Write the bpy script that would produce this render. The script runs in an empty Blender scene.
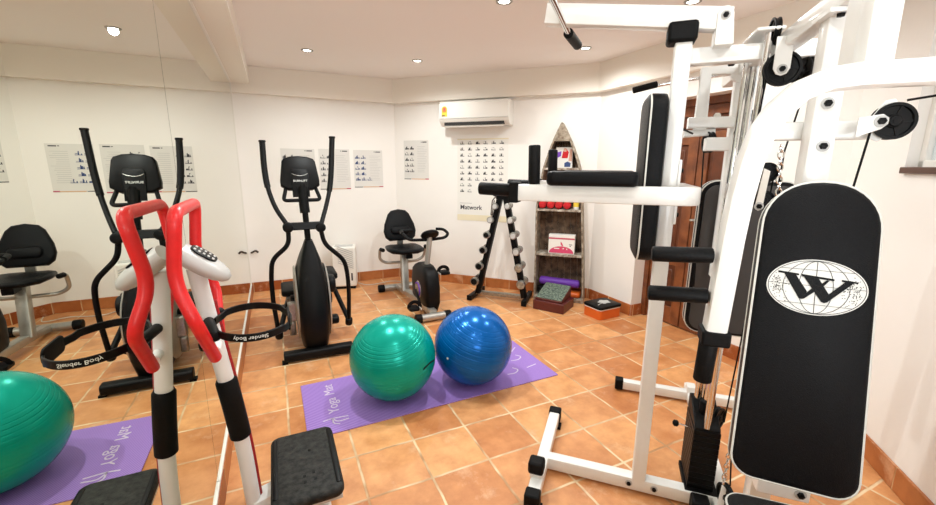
import bpy, bmesh, math, random
from mathutils import Vector, Matrix
random.seed(7)
D = bpy.data
SC = bpy.context.scene
COL = SC.collection
PI = math.pi

# ------------------------------------------------------------------ camera
F, PIT, YAW, ROL, CH = 412.7, 0.206178, 0.437742, 0.005687, 1.4415
_cy, _sy, _cp, _sp = math.cos(YAW), math.sin(YAW), math.cos(PIT), math.sin(PIT)
FW = Vector((_sy*_cp, _cy*_cp, -_sp))
_rt = Vector((_cy, -_sy, 0)); _up = _rt.cross(FW)
RT = _rt*math.cos(ROL) + _up*math.sin(ROL)
UP = -_rt*math.sin(ROL) + _up*math.cos(ROL)
cam = D.cameras.new('camera'); cam.sensor_width = 36; cam.lens = F/936*36; cam.clip_start = .02
co = D.objects.new('camera', cam); COL.objects.link(co)
m = Matrix((RT, UP, -FW)).transposed().to_4x4(); m.translation = (0, 0, CH)
co.matrix_world = m
SC.camera = co
# ------------------------------------------------------------------ world, added ceiling fill light, exposure
w = D.worlds.new('world'); SC.world = w; w.use_nodes = True
bg = w.node_tree.nodes['Background']; bg.inputs[0].default_value = (.93, .96, 1, 1); bg.inputs[1].default_value = 1.6
SC.view_settings.view_transform = 'Standard'; SC.view_settings.look = 'None'
SC.view_settings.gamma = 1; SC.view_settings.exposure = -0.18; SC.view_settings.use_curve_mapping = False
al = D.lights.new('ceiling_fill', 'AREA'); al.shape = 'RECTANGLE'; al.size = .9; al.size_y = .9; al.energy = 30; al.color = (.93, .97, 1)  # added area light behind the camera, aimed up to brighten the ceiling
ao = D.objects.new('ceiling_fill', al); COL.objects.link(ao); ao.location = (.45, -.75, 1.35); ao.rotation_euler = (math.radians(140), 0, math.radians(-25))
LAMP_W = 36

# ------------------------------------------------------------------ materials
def lin(c): return tuple(((x/255)/12.92 if x/255 <= .04045 else ((x/255+.055)/1.055)**2.4) for x in c)
def mat(name, rgb, rough=.5, metal=0, noise=0, nscale=8, bump=0, bscale=200, coat=0, rgb2=None, emit=0, spec=.5):
    m = D.materials.new(name); m.use_nodes = True
    nt = m.node_tree; p = nt.nodes['Principled BSDF']
    c = lin(rgb) + (1,)
    p.inputs['Base Color'].default_value = c
    p.inputs['Roughness'].default_value = rough
    p.inputs['Metallic'].default_value = metal
    p.inputs['Coat Weight'].default_value = coat
    p.inputs['Specular IOR Level'].default_value = spec
    tc = nt.nodes.new('ShaderNodeTexCoord')
    if noise or rgb2:
        n = nt.nodes.new('ShaderNodeTexNoise'); n.inputs['Scale'].default_value = nscale; n.inputs['Detail'].default_value = 5
        nt.links.new(tc.outputs['Object'], n.inputs['Vector'])
        r = nt.nodes.new('ShaderNodeValToRGB')
        r.color_ramp.elements[0].position = .35; r.color_ramp.elements[1].position = .65
        c2 = lin(rgb2)+(1,) if rgb2 else tuple(x*(1-noise) for x in c[:3])+(1,)
        r.color_ramp.elements[0].color = c2; r.color_ramp.elements[1].color = c
        nt.links.new(n.outputs['Fac'], r.inputs['Fac']); nt.links.new(r.outputs['Color'], p.inputs['Base Color'])
    if bump:
        n2 = nt.nodes.new('ShaderNodeTexNoise'); n2.inputs['Scale'].default_value = bscale; n2.inputs['Detail'].default_value = 3
        nt.links.new(tc.outputs['Object'], n2.inputs['Vector'])
        b = nt.nodes.new('ShaderNodeBump'); b.inputs['Strength'].default_value = bump; b.inputs['Distance'].default_value = .002
        nt.links.new(n2.outputs['Fac'], b.inputs['Height']); nt.links.new(b.outputs['Normal'], p.inputs['Normal'])
    if emit:
        p.inputs['Emission Color'].default_value = c; p.inputs['Emission Strength'].default_value = emit
    return m
M = {}
M['wall'] = mat('wall_paint', (248, 245, 240), .75, bump=.25, bscale=60, noise=.02, nscale=2)
M['ceil'] = mat('ceiling_paint', (250, 246, 243), .85, bump=.2, bscale=50)
M['beam'] = mat('beam_paint', (244, 238, 228), .8)
M['white'] = mat('white_powder_coat', (238, 238, 235), .3, noise=.03, nscale=14, coat=.3)
M['whitepl'] = mat('white_plastic', (238, 235, 228), .4)
M['grey_pl'] = mat('silver_grey_plastic', (196, 196, 194), .35, noise=.05)
M['silver'] = mat('silver_paint', (178, 175, 168), .32, metal=.6, noise=.1, nscale=20)
M['chrome'] = mat('chrome', (225, 225, 225), .1, metal=1)
M['steel'] = mat('worn_steel', (170, 168, 162), .3, metal=.9, noise=.25, nscale=60)
M['vinyl'] = mat('black_vinyl', (15, 16, 19), .42, bump=.6, bscale=420, noise=.4, nscale=200, spec=.14)
M['padback'] = mat('dark_pad_back', (66, 64, 64), .6, bump=.3, bscale=300)
M['piping'] = mat('white_piping', (222, 222, 216), .5)
M['rubber'] = mat('black_rubber', (13, 13, 14), .6, spec=.16, noise=.4, nscale=70, bump=.2)
M['foam'] = mat('black_foam', (13, 13, 14), .55, spec=.16, bump=.5, bscale=160, noise=.3, nscale=90)
M['blackpl'] = mat('black_plastic', (13, 13, 14), .42, spec=.16, noise=.25, nscale=30)
M['matte_black'] = mat('matte_black_metal', (13, 13, 14), .45, spec=.16, noise=.2, nscale=40)
M['plate'] = mat('black_iron_plate', (13, 13, 14), .45, spec=.16, noise=.5, nscale=80, bump=.5, bscale=90)
M['brownside'] = mat('worn_plate_edge', (70, 58, 48), .6, noise=.5, nscale=90)
M['red'] = mat('red_foam', (226, 32, 36), .35, noise=.1, nscale=40, bump=.15, bscale=200)
M['redtrim'] = mat('red_trim', (176, 22, 30), .45, noise=.4, nscale=150)
M['pole'] = mat('pole_paint', (236, 235, 234), .3, noise=.03)
M['green'] = mat('green_vinyl', (0, 168, 150), .25, noise=.05, nscale=6, metal=.35, spec=.3)
M['blue'] = mat('blue_vinyl', (0, 100, 184), .22, noise=.1, nscale=6, metal=.35, spec=.3)
M['paper'] = mat('poster_paper', (240, 238, 232), .6)
M['paper2'] = mat('poster_paper_grey', (226, 224, 219), .6)
M['ink'] = mat('print_dark', (62, 62, 66), .7)
M['inkblue'] = mat('print_blue', (52, 72, 120), .7)
M['inkgrey'] = mat('print_grey', (196, 195, 192), .7)
M['inkorange'] = mat('print_orange', (226, 176, 128), .7)
M['inkred'] = mat('print_red', (196, 84, 104), .7)
M['cream'] = mat('print_cream', (236, 226, 196), .7)
M['door'] = mat('door_wood', (136, 78, 42), .4, rgb2=(100, 52, 27), nscale=9, coat=.3)
M['doorpanel'] = mat('door_panel_wood', (104, 55, 30), .42, rgb2=(82, 42, 22), nscale=9)
M['plank'] = mat('weathered_planks', (122, 98, 78), .8, rgb2=(60, 44, 33), nscale=18, bump=.6, bscale=60)
M['board'] = mat('weathered_grey_paint', (176, 164, 146), .8, rgb2=(112, 94, 76), nscale=25, bump=.4, bscale=70)
M['shelfedge'] = mat('worn_shelf_board', (196, 188, 174), .75, rgb2=(120, 100, 84), nscale=30)
M['sill'] = mat('brown_sill', (92, 62, 48), .5, noise=.2)
M['tread'] = mat('worn_tread_rubber', (48, 48, 45), .65, rgb2=(14, 14, 14), nscale=40, bump=.5, bscale=220, spec=.3)
M['purple2'] = mat('purple_foam', (112, 58, 178), .5)
M['redcloth'] = mat('red_towel', (206, 34, 40), .9, noise=.25, nscale=30, bump=.8, bscale=120)
M['orange'] = mat('orange_plastic', (224, 104, 34), .4, noise=.06)
M['maroon'] = mat('dark_red_wood', (92, 34, 30), .4, noise=.2, nscale=14)
M['textile'] = mat('patterned_green_textile', (126, 140, 124), .9, rgb2=(58, 72, 68), nscale=60)
M['pink'] = mat('print_pink', (214, 70, 110), .6)
M['yellow'] = mat('label_yellow', (236, 206, 70), .6)
M['label_orange'] = mat('label_orange', (232, 140, 60), .6)
M['skin'] = mat('print_skin', (206, 160, 140), .6)
M['darkgap'] = mat('dark_gap', (40, 38, 36), .7)
M['glass'] = mat('window_glass', (240, 245, 245), .05)
M['glass'].node_tree.nodes['Principled BSDF'].inputs['Transmission Weight'].default_value = 1
M['mirror'] = mat('mirror_glass', (226, 229, 216), .0, metal=1)
M['cord'] = mat('white_cord', (226, 220, 208), .5)
M['lamp'] = mat('lamp_glow', (255, 248, 236), .5, emit=14)
M['logo'] = mat('white_print', (228, 228, 224), .5, noise=.03)
M['matprint'] = mat('mat_white_print', (212, 200, 222), .7)

def tile_mat(name, ox, oy, T, axes='XY', base=(222, 161, 107), gap=.005):
    m = D.materials.new(name); m.use_nodes = True
    nt = m.node_tree; N = nt.nodes; L = nt.links; p = N['Principled BSDF']
    tc = N.new('ShaderNodeTexCoord'); sep = N.new('ShaderNodeSeparateXYZ'); L.new(tc.outputs['Object'], sep.inputs[0])
    def math_(op, a, b=None, c=None):
        n = N.new('ShaderNodeMath'); n.operation = op
        for i, v in enumerate((a, b, c)):
            if v is None: continue
            if isinstance(v, (int, float)): n.inputs[i].default_value = v
            else: L.new(v, n.inputs[i])
        return n.outputs[0]
    # slightly wavering hand made edges
    wn = N.new('ShaderNodeTexNoise'); wn.inputs['Scale'].default_value = 9; L.new(tc.outputs['Object'], wn.inputs['Vector'])
    wob = math_('MULTIPLY', math_('SUBTRACT', wn.outputs['Fac'], .5), .03)
    gx = math_('ADD', math_('DIVIDE', math_('SUBTRACT', sep.outputs[axes[0]], ox), T), wob)
    gy = math_('ADD', math_('DIVIDE', math_('SUBTRACT', sep.outputs[axes[1]], oy), T), wob)
    fx, fy = math_('FLOOR', gx), math_('FLOOR', gy)
    ex = math_('SUBTRACT', .5, math_('ABSOLUTE', math_('SUBTRACT', math_('FRACT', gx), .5)))
    ey = math_('SUBTRACT', .5, math_('ABSOLUTE', math_('SUBTRACT', math_('FRACT', gy), .5)))
    e = math_('MINIMUM', ex, ey)
    g = gap/T
    mask = N.new('ShaderNodeMapRange'); mask.inputs['From Min'].default_value = g*.7; mask.inputs['From Max'].default_value = g*1.6
    L.new(e, mask.inputs['Value'])
    cv = N.new('ShaderNodeCombineXYZ'); L.new(fx, cv.inputs[0]); L.new(fy, cv.inputs[1])
    wh = N.new('ShaderNodeTexWhiteNoise'); wh.noise_dimensions = '2D'; L.new(cv.outputs[0], wh.inputs['Vector'])
    r1 = N.new('ShaderNodeValToRGB'); L.new(wh.outputs['Value'], r1.inputs['Fac'])
    el = r1.color_ramp.elements
    b = base
    el[0].color = lin((b[0]-22, b[1]-30, b[2]-30))+(1,); el[1].color = lin((b[0]+12, b[1]+14, b[2]+10))+(1,)
    e2 = el.new(.5); e2.color = lin(b)+(1,)
    n1 = N.new('ShaderNodeTexNoise'); n1.inputs['Scale'].default_value = 7; n1.inputs['Detail'].default_value = 7; n1.inputs['Roughness'].default_value = .62
    va = N.new('ShaderNodeVectorMath'); va.operation = 'MULTIPLY_ADD'
    L.new(cv.outputs[0], va.inputs[0]); va.inputs[1].default_value = (3.7, 5.1, 0); L.new(tc.outputs['Object'], va.inputs[2])
    L.new(va.outputs[0], n1.inputs['Vector'])
    r2 = N.new('ShaderNodeValToRGB'); L.new(n1.outputs['Fac'], r2.inputs['Fac'])
    r2.color_ramp.elements[0].position = .3; r2.color_ramp.elements[1].position = .72
    r2.color_ramp.elements[0].color = (.76, .62, .5, 1); r2.color_ramp.elements[1].color = (1.12, 1.14, 1.16, 1)
    mx = N.new('ShaderNodeMix'); mx.data_type = 'RGBA'; mx.blend_type = 'MULTIPLY'; mx.inputs['Factor'].default_value = 1
    L.new(r1.outputs['Color'], mx.inputs['A']); L.new(r2.outputs['Color'], mx.inputs['B'])
    # pale worn scuffs
    sn = N.new('ShaderNodeTexNoise'); sn.inputs['Scale'].default_value = 4.5; sn.inputs['Detail'].default_value = 9; sn.inputs['Roughness'].default_value = .7
    L.new(va.outputs[0], sn.inputs['Vector'])
    sm = N.new('ShaderNodeMapRange'); L.new(sn.outputs['Fac'], sm.inputs['Value']); sm.inputs['From Min'].default_value = .56; sm.inputs['From Max'].default_value = .74; sm.inputs['To Max'].default_value = .6
    ms = N.new('ShaderNodeMix'); ms.data_type = 'RGBA'; L.new(sm.outputs[0], ms.inputs['Factor']); L.new(mx.outputs['Result'], ms.inputs['A']); ms.inputs['B'].default_value = lin((240, 206, 172))+(1,)
    mx = ms
    gc = N.new('ShaderNodeTexNoise'); gc.inputs['Scale'].default_value = 5; L.new(tc.outputs['Object'], gc.inputs['Vector'])
    r3 = N.new('ShaderNodeValToRGB'); L.new(gc.outputs['Fac'], r3.inputs['Fac'])
    r3.color_ramp.elements[0].position = .38; r3.color_ramp.elements[1].position = .6
    r3.color_ramp.elements[0].color = lin((186, 140, 96))+(1,); r3.color_ramp.elements[1].color = lin((238, 214, 174))+(1,)
    mg = N.new('ShaderNodeMix'); mg.data_type = 'RGBA'
    L.new(mask.outputs[0], mg.inputs['Factor']); L.new(r3.outputs['Color'], mg.inputs['A']); L.new(mx.outputs['Result'], mg.inputs['B'])
    L.new(mg.outputs['Result'], p.inputs['Base Color'])
    p.inputs['Roughness'].default_value = .42
    rr = N.new('ShaderNodeMapRange'); L.new(n1.outputs['Fac'], rr.inputs['Value']); rr.inputs['To Min'].default_value = .3; rr.inputs['To Max'].default_value = .6
    L.new(rr.outputs[0], p.inputs['Roughness'])
    bp = N.new('ShaderNodeBump'); bp.inputs['Strength'].default_value = .5; bp.inputs['Distance'].default_value = .004
    hs = math_('ADD', mask.outputs[0], math_('MULTIPLY', n1.outputs['Fac'], .5)); L.new(hs, bp.inputs['Height'])
    L.new(bp.outputs['Normal'], p.inputs['Normal'])
    return m
M['tile'] = tile_mat('terracotta_tiles', -.0288, 1.899, .30)
M['skirt'] = tile_mat('terracotta_skirting', 0.02, -.3, .30, 'XZ', base=(180, 110, 60), gap=.003)

def yoga_mat_material():
    m = mat('purple_yoga_mat', (160, 124, 204), .7)
    nt = m.node_tree; p = nt.nodes['Principled BSDF']
    tc = nt.nodes.new('ShaderNodeTexCoord'); wv = nt.nodes.new('ShaderNodeTexWave'); wv.bands_direction = 'DIAGONAL'
    wv.inputs['Scale'].default_value = 34; wv.inputs['Distortion'].default_value = .3
    nt.links.new(tc.outputs['Object'], wv.inputs['Vector'])
    r = nt.nodes.new('ShaderNodeValToRGB'); r.color_ramp.elements[0].color = lin((140, 104, 190))+(1,); r.color_ramp.elements[1].color = lin((172, 138, 214))+(1,)
    nt.links.new(wv.outputs['Fac'], r.inputs['Fac']); nt.links.new(r.outputs['Color'], p.inputs['Base Color'])
    return m
M['yoga'] = yoga_mat_material()

# ------------------------------------------------------------------ mesh helpers
def V3(*a): return Vector(a)
def BM(): return bmesh.new()
def obj(name, bm, m, parent=None, bevel=0, angle=35, seg=2):
    me = D.meshes.new(name)
    bmesh.ops.recalc_face_normals(bm, faces=bm.faces)
    bm.to_mesh(me); bm.free()
    for x in (m if isinstance(m, (list, tuple)) else [m]): me.materials.append(M[x])
    me.shade_smooth()
    me.set_sharp_from_angle(angle=math.radians(angle))
    o = D.objects.new(name, me); COL.objects.link(o)
    if parent is not None:
        off = Vector()
        q = parent
        while q is not None: off += q.location; q = q.parent
        me.transform(Matrix.Translation(-off)); o.parent = parent
    if bevel:
        b = o.modifiers.new('bevel', 'BEVEL'); b.width = bevel; b.segments = seg; b.limit_method = 'ANGLE'; b.angle_limit = math.radians(40)
    return o
def thing(name, label, cat, loc=(0, 0, 0), group=None):
    o = D.objects.new(name, None); COL.objects.link(o); o.empty_display_size = .05
    o.location = loc; o['label'] = label; o['category'] = cat
    if group: o['group'] = group
    return o
def tag(o, label, cat, group=None):
    o['label'] = label; o['category'] = cat
    if group: o['group'] = group
    return o
def struct(name, bm, m, parent=None, bevel=0):
    o = obj(name, bm, m, parent, bevel); o['kind'] = 'structure'; return o
def setmi(bm, n0, i):
    bm.faces.ensure_lookup_table()
    for f in bm.faces[n0:]: f.material_index = i
class MI:
    def __init__(s, bm, i): s.bm = bm; s.i = i
    def __enter__(s): s.n = len(s.bm.faces); return s.bm
    def __exit__(s, *a): setmi(s.bm, s.n, s.i)
XA, YA, ZA = V3(1, 0, 0), V3(0, 1, 0), V3(0, 0, 1)
def box(bm, c, s, ax=(XA, YA, ZA)):
    c = Vector(c); vs = []
    for k in (-.5, .5):
        for j in (-.5, .5):
            for i in (-.5, .5):
                vs.append(bm.verts.new(c + ax[0]*s[0]*i + ax[1]*s[1]*j + ax[2]*s[2]*k))
    for f in ((0, 2, 3, 1), (4, 5, 7, 6), (0, 1, 5, 4), (2, 6, 7, 3), (0, 4, 6, 2), (1, 3, 7, 5)):
        bm.faces.new([vs[i] for i in f])
    return bm
def rings(bm, R, closed=False, caps=True):
    vr = [[bm.verts.new(p) for p in r] for r in R]
    n = len(vr[0])
    pairs = list(zip(vr[:-1], vr[1:])) + ([(vr[-1], vr[0])] if closed else [])
    for a, b in pairs:
        for i in range(n):
            bm.faces.new((a[i], a[(i+1) % n], b[(i+1) % n], b[i]))
    if caps and not closed:
        bm.faces.new(vr[0][::-1]); bm.faces.new(vr[-1])
    return bm
def fillet(pts, r, n=6):
    pts = [Vector(p) for p in pts]
    out = [pts[0]]
    for i in range(1, len(pts)-1):
        a, b, c = pts[i-1], pts[i], pts[i+1]
        rr = r[i-1] if isinstance(r, (list, tuple)) else r
        d1, d2 = (a-b), (c-b)
        k = min(rr, d1.length*.48, d2.length*.48)
        p0, p1 = b+d1.normalized()*k, b+d2.normalized()*k
        for j in range(n+1):
            t = j/n
            out.append(p0*(1-t)**2 + b*2*t*(1-t) + p1*t*t)
    out.append(pts[-1])
    return out
def sweep(bm, pts, prof, up=None, closed=False, caps=True, scale=None):
    pts = [Vector(p) for p in pts]; n = len(pts); R = []
    prev = None
    for i, p in enumerate(pts):
        if closed: t = pts[(i+1) % n]-pts[i-1]
        else: t = pts[min(i+1, n-1)]-pts[max(i-1, 0)]
        t.normalize()
        if up is not None: s = t.cross(Vector(up)).normalized()
        else:
            if prev is None:
                s = t.cross(ZA if abs(t.z) < .9 else XA).normalized()
            else: s = (prev - t*prev.dot(t)).normalized()
        prev = s
        u = s.cross(t).normalized()
        # mitre correction at bends
        k = 1 if scale is None else scale[i]
        R.append([p + s*x*k + u*y*k for x, y in prof])
    return rings(bm, R, closed, caps)
def circ(r, n=14, ry=None): return [(r*math.cos(2*PI*i/n), (ry or r)*math.sin(2*PI*i/n)) for i in range(n)]
def rrect(w, h, r, n=3):
    o = []
    for cx, cy, a0 in ((w/2-r, h/2-r, 0), (-w/2+r, h/2-r, 90), (-w/2+r, -h/2+r, 180), (w/2-r, -h/2+r, 270)):
        for i in range(n+1):
            a = math.radians(a0+90*i/n); o.append((cx+r*math.cos(a), cy+r*math.sin(a)))
    return o
def tube(bm, pts, r, n=14, fr=0, closed=False, scale=None):
    if fr: pts = fillet(pts, fr)
    return sweep(bm, pts, circ(r, n), closed=closed, scale=scale)
def sq(bm, pts, wdt, hgt=None, up=ZA, fr=0, r=.006):
    if fr: pts = fillet(pts, fr, 8)
    return sweep(bm, pts, rrect(wdt, hgt or wdt, r, 2), up=up)
def cyl(bm, a, b, r, n=24, r2=None, round_=0):
    a, b = Vector(a), Vector(b); d = (b-a); L = d.length; d.normalize()
    s = d.cross(ZA if abs(d.z) < .9 else XA).normalized(); u = s.cross(d)
    r2 = r if r2 is None else r2
    prof = [(0, r), (L, r2)]
    if round_:
        k = round_
        prof = [(0, r-k), (k*.3, r-k*.3), (k, r), (L-k, r2), (L-k*.3, r2-k*.3), (L, r2-k)]
    return rings(bm, [[a+d*h+(s*math.cos(2*PI*i/n)+u*math.sin(2*PI*i/n))*q for i in range(n)] for h, q in prof])
def lathe(bm, a, d, prof, n=28):
    a = Vector(a); d = Vector(d).normalized()
    s = d.cross(ZA if abs(d.z) < .9 else XA).normalized(); u = s.cross(d)
    return rings(bm, [[a+d*h+(s*math.cos(2*PI*i/n)+u*math.sin(2*PI*i/n))*q for i in range(n)] for q, h in prof])
def offset(poly, k):
    n = len(poly); o = []
    for i in range(n):
        a, b, c = Vector(poly[i-1]), Vector(poly[i]), Vector(poly[(i+1) % n])
        e1, e2 = (b-a), (c-b)
        if e1.length < 1e-9: e1 = e2
        if e2.length < 1e-9: e2 = e1
        n1 = Vector((e1.y, -e1.x)).normalized(); n2 = Vector((e2.y, -e2.x)).normalized()
        nn = (n1+n2)
        nn = nn.normalized() if nn.length > 1e-6 else n1
        kk = k/max(.5, nn.dot(n1))
        o.append((b.x-nn.x*kk, b.y-nn.y*kk))
    return o
def padshape(bm, O, X, Y, N, poly, th, r=.015, dome=0):
    """cushion: ccw outline poly in (X,Y) at O, thickness th along N, edge radius r"""
    O, X, Y, N = Vector(O), Vector(X), Vector(Y), Vector(N)
    R = []
    for ins, h in ((r, 0), (r*.3, r*.3), (0, r), (0, th-r), (r*.3, th-r*.3), (r, th)):
        R.append([O+X*x+Y*y+N*h for x, y in offset(poly, ins)])
    if dome: R.append([O+X*x+Y*y+N*(th+dome) for x, y in offset(poly, r*2.6)])
    return rings(bm, R)
def slab(bm, O, X, Y, N, poly, th):
    O, X, Y, N = Vector(O), Vector(X), Vector(Y), Vector(N)
    return rings(bm, [[O+X*x+Y*y+N*h for x, y in poly] for h in (0, th)])
def rpoly(w, h, r, n=6): return rrect(w, h, r, n)
def quad(bm, O, X, Y, x0, y0, x1, y1, N=None, h=0):
    O, X, Y = Vector(O), Vector(X), Vector(Y)
    off = N*h if N is not None else Vector()
    vs = [bm.verts.new(O+X*x+Y*y+off) for x, y in ((x0, y0), (x1, y0), (x1, y1), (x0, y1))]
    bm.faces.new(vs)
def text(bm, s, O, X, Y, size, align='CENTER', depth=.0006, shear=0, bold=0):
    cu = D.curves.new('lettering', 'FONT'); cu.body = s; cu.size = size; cu.align_x = align; cu.align_y = 'CENTER'; cu.extrude = depth; cu.shear = shear; cu.offset = bold; cu.resolution_u = 3
    ob = D.objects.new('lettering', cu); COL.objects.link(ob)
    dg = bpy.context.evaluated_depsgraph_get(); dg.update()
    me = D.meshes.new_from_object(ob.evaluated_get(dg))
    N = Vector(X).cross(Vector(Y))
    mt = Matrix((Vector(X), Vector(Y), N)).transposed().to_4x4(); mt.translation = Vector(O)
    me.transform(mt); bm.from_mesh(me)
    D.objects.remove(ob); D.curves.remove(cu); D.meshes.remove(me)
def copy_thing(t, loc, label, rot=None):
    c = t.copy(); COL.objects.link(c); c.location = loc; c['label'] = label
    if rot is not None: c.rotation_euler = rot
    for ch in t.children:
        k = ch.copy(); COL.objects.link(k); k.parent = c
        for g in ch.children:
            q = g.copy(); COL.objects.link(q); q.parent = k
    return c

# ------------------------------------------------------------------ the room
H = 2.45; MX = -.315
PA, PB, PC, PD = V3(MX, 5.2, 0), V3(1.42, 5.2, 0), V3(3.10, 3.44, 0), V3(3.10, 2.83, 0)
PE, PF, PG, PH = V3(3.25, 2.83, 0), V3(3.25, 1.99, 0), V3(3.10, 1.99, 0), V3(3.10, 1.31, 0)
PI_, PJ, PK, PL = V3(1.62, -.244, 0), V3(1.62, -2.0, 0), V3(MX, -2.0, 0), None
loop = [PA, PB, PC, PD, PG, PH, PI_, PJ, PK]
floor_loop = [PA, PB, PC, PD, PE, PF, PG, PH, PI_, PJ, PK]
def polyslab(pts, z0, z1):
    bm = BM(); rings(bm, [[V3(p.x, p.y, z) for p in pts] for z in (z0, z1)]); return bm
def grow(pts, k):
    return [V3(x, y, 0) for x, y in offset([(p.x, p.y) for p in pts], k)]
struct('floor', polyslab(grow(floor_loop, .12), -.1, 0), 'tile')
struct('ceiling', polyslab(grow(floor_loop, .12), H, H+.1), 'ceil')
def wall(name, a, b, z0=0, z1=H, th=.12, m='wall', ext=.0):
    a, b = Vector(a), Vector(b); d = (b-a).normalized(); n = V3(-d.y, d.x, 0)   # outward: loop runs clockwise
    bm = BM()
    a2, b2 = a-d*ext, b+d*ext
    rings(bm, [[V3(p.x, p.y, z) for p in (a2, b2, b2+n*th, a2+n*th)] for z in (z0, z1)])
    return struct(name, bm, m)
wall('wall_left', PK, PA)
wall('wall_back', PA, PB)
wall('wall_back_right', PB, PC)
wall('wall_right', PC, PD+V3(0, .03, 0))
# the doorway: reveals and lintel
wall('wall_right_front', PG-V3(0, .03, 0), PH)
bm = BM(); box(bm, (3.175, 2.41, (2.0+H)/2), (.15, .84, H-2.0)); struct('trim_1', bm, 'wall')
wall('wall_right_recess', V3(3.30, 2.95, 0), V3(3.30, 1.87, 0))
bm = BM(); box(bm, (3.225, 2.845, H/2), (.25, .03, H)); struct('trim_2', bm, 'wall')
bm = BM(); box(bm, (3.225, 1.975, H/2), (.25, .03, H)); struct('trim_3', bm, 'wall')
# window wall, built round its opening
R0 = V3(2.62, .81, 0); TR = (PH-PI_).normalized(); NR = V3(TR.y, -TR.x, 0)   # NR outward
k0 = (R0-PI_).dot(TR); Lr = (PH-PI_).length
wt0, wt1, wz0, wz1 = k0-.62, k0+.19, 1.44, 2.12
bm = BM()
def wseg(t0, t1, z0, z1):
    c = PI_+TR*(t0+t1)/2+NR*.06+ZA*(z0+z1)/2
    box(bm, c, (t1-t0, .12, z1-z0), (TR, NR, ZA))
wseg(0, Lr, 0, wz0); wseg(0, Lr, wz1, H); wseg(0, wt0, wz0, wz1); wseg(wt1, Lr, wz0, wz1)
struct('wall_window', bm, 'wall')
bm = BM()
wc = PI_+TR*(wt0+wt1)/2+NR*.07+ZA*(wz0+wz1)/2; ww, wh = wt1-wt0, wz1-wz0
for sx in (-1, 1): box(bm, wc+TR*sx*(ww/2-.02), (.04, .05, wh), (TR, NR, ZA))
for sz in (-1, 1): box(bm, wc+ZA*sz*(wh/2-.02), (ww, .05, .04), (TR, NR, ZA))
box(bm, wc, (.04, .045, wh), (TR, NR, ZA))
wf = struct('window_1', bm, 'whitepl', bevel=.004)
bm = BM(); box(bm, wc, (ww-.04, .008, wh-.04), (TR, NR, ZA)); obj('pane', bm, 'glass', wf)
bm = BM(); box(bm, PI_+TR*(wt0+wt1)/2+NR*.045+ZA*(wz0-.006), (ww+.0, .13, .03), (TR, NR, ZA)); struct('trim_4', bm, 'sill', bevel=.004)
wall('wall_right_rear', PI_, PJ)
wall('wall_front', PJ, PK)
# ceiling beams
def beam(name, a, b, d, z0=2.18, ea=0, eb=0):
    a, b = Vector(a), Vector(b); t = (b-a).normalized(); n = V3(t.y, -t.x, 0)
    bm = BM(); q = [a, b, b+n*d-t*eb, a+n*d+t*ea]
    rings(bm, [[V3(p.x, p.y, z) for p in q] for z in (z0, H)])
    return struct(name, bm, 'beam')
bd = .08
beam('trim_5', PA, PB, bd, ea=0, eb=bd*math.tan(math.radians(23.2)))
beam('trim_6', PB, PC, bd, ea=bd*math.tan(math.radians(23.2)), eb=bd*math.tan(math.radians(21.8)))
beam('trim_7', PC, PH, bd, ea=bd*math.tan(math.radians(21.8)), eb=0)
bm = BM(); box(bm, (MX+.0875, 1.56, (2.27+H)/2), (.175, 7.12, H-2.27)); struct('trim_8', bm, 'beam')
# skirting tiles
def skirt(name, a, b, hgt=.115):
    a, b = Vector(a), Vector(b); t = (b-a).normalized(); n = V3(t.y, -t.x, 0)
    L_ = (b-a).length
    bm = BM(); box(bm, (L_/2, -.007, hgt/2), (L_, .014, hgt))
    o = struct(name, bm, 'skirt', bevel=.003)
    o.matrix_world = Matrix(((t.x, -n.x, 0, a.x), (t.y, -n.y, 0, a.y), (0, 0, 1, 0), (0, 0, 0, 1)))
    return o
skirt('baseboard_left', PK, PA, .112); skirt('baseboard_back', PA, PB); skirt('baseboard_back_right', PB, PC)
skirt('baseboard_right', PC, PD); skirt('baseboard_reveal', PD, PE-V3(.02, 0, 0)); skirt('baseboard_right_front', PG, PH); skirt('baseboard_window', PH, PI_)
skirt('baseboard_right_rear', PI_, PJ); skirt('baseboard_front', PJ, PK)
# door: frame, two leaves with raised panels
bm = BM()
dx = 3.262
for y in (2.805, 2.015): box(bm, (dx, y, 1.0), (.06, .05, 2.0))
box(bm, (dx, 2.41, 1.97), (.06, .84, .06))
dr = struct('door_1', bm, 'door', bevel=.004)
for k, (y0, y1) in enumerate(((2.415, 2.78), (2.04, 2.405))):
    bm = BM(); yc = (y0+y1)/2; wd = y1-y0
    for y in (y0+.045, y1-.045): box(bm, (3.272, y, .975), (.04, .09, 1.93))
    for z, hh in ((.09, .16), (.62, .12), (1.18, .12), (1.68, .1), (1.9, .08)): box(bm, (3.272, yc, z), (.038, wd-.1, hh))
    lf = obj('door_leaf', bm, 'door', dr, bevel=.004)
    for z0, z1 in ((.17, .56), (.68, 1.12), (1.24, 1.63), (1.73, 1.86)):
        bm = BM(); box(bm, (3.28, yc, (z0+z1)/2), (.02, wd-.18, z1-z0)); box(bm, (3.272, yc, (z0+z1)/2), (.02, wd-.25, z1-z0-.08))
        obj('door_panel', bm, 'doorpanel', lf, bevel=.008)
bm = BM(); cyl(bm, (3.25, 2.375, 1.0), (3.21, 2.375, 1.0), .011); cyl(bm, (3.215, 2.375, 1.0), (3.215, 2.30, 1.0), .009); obj('handle', bm, 'steel', dr)

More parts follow.
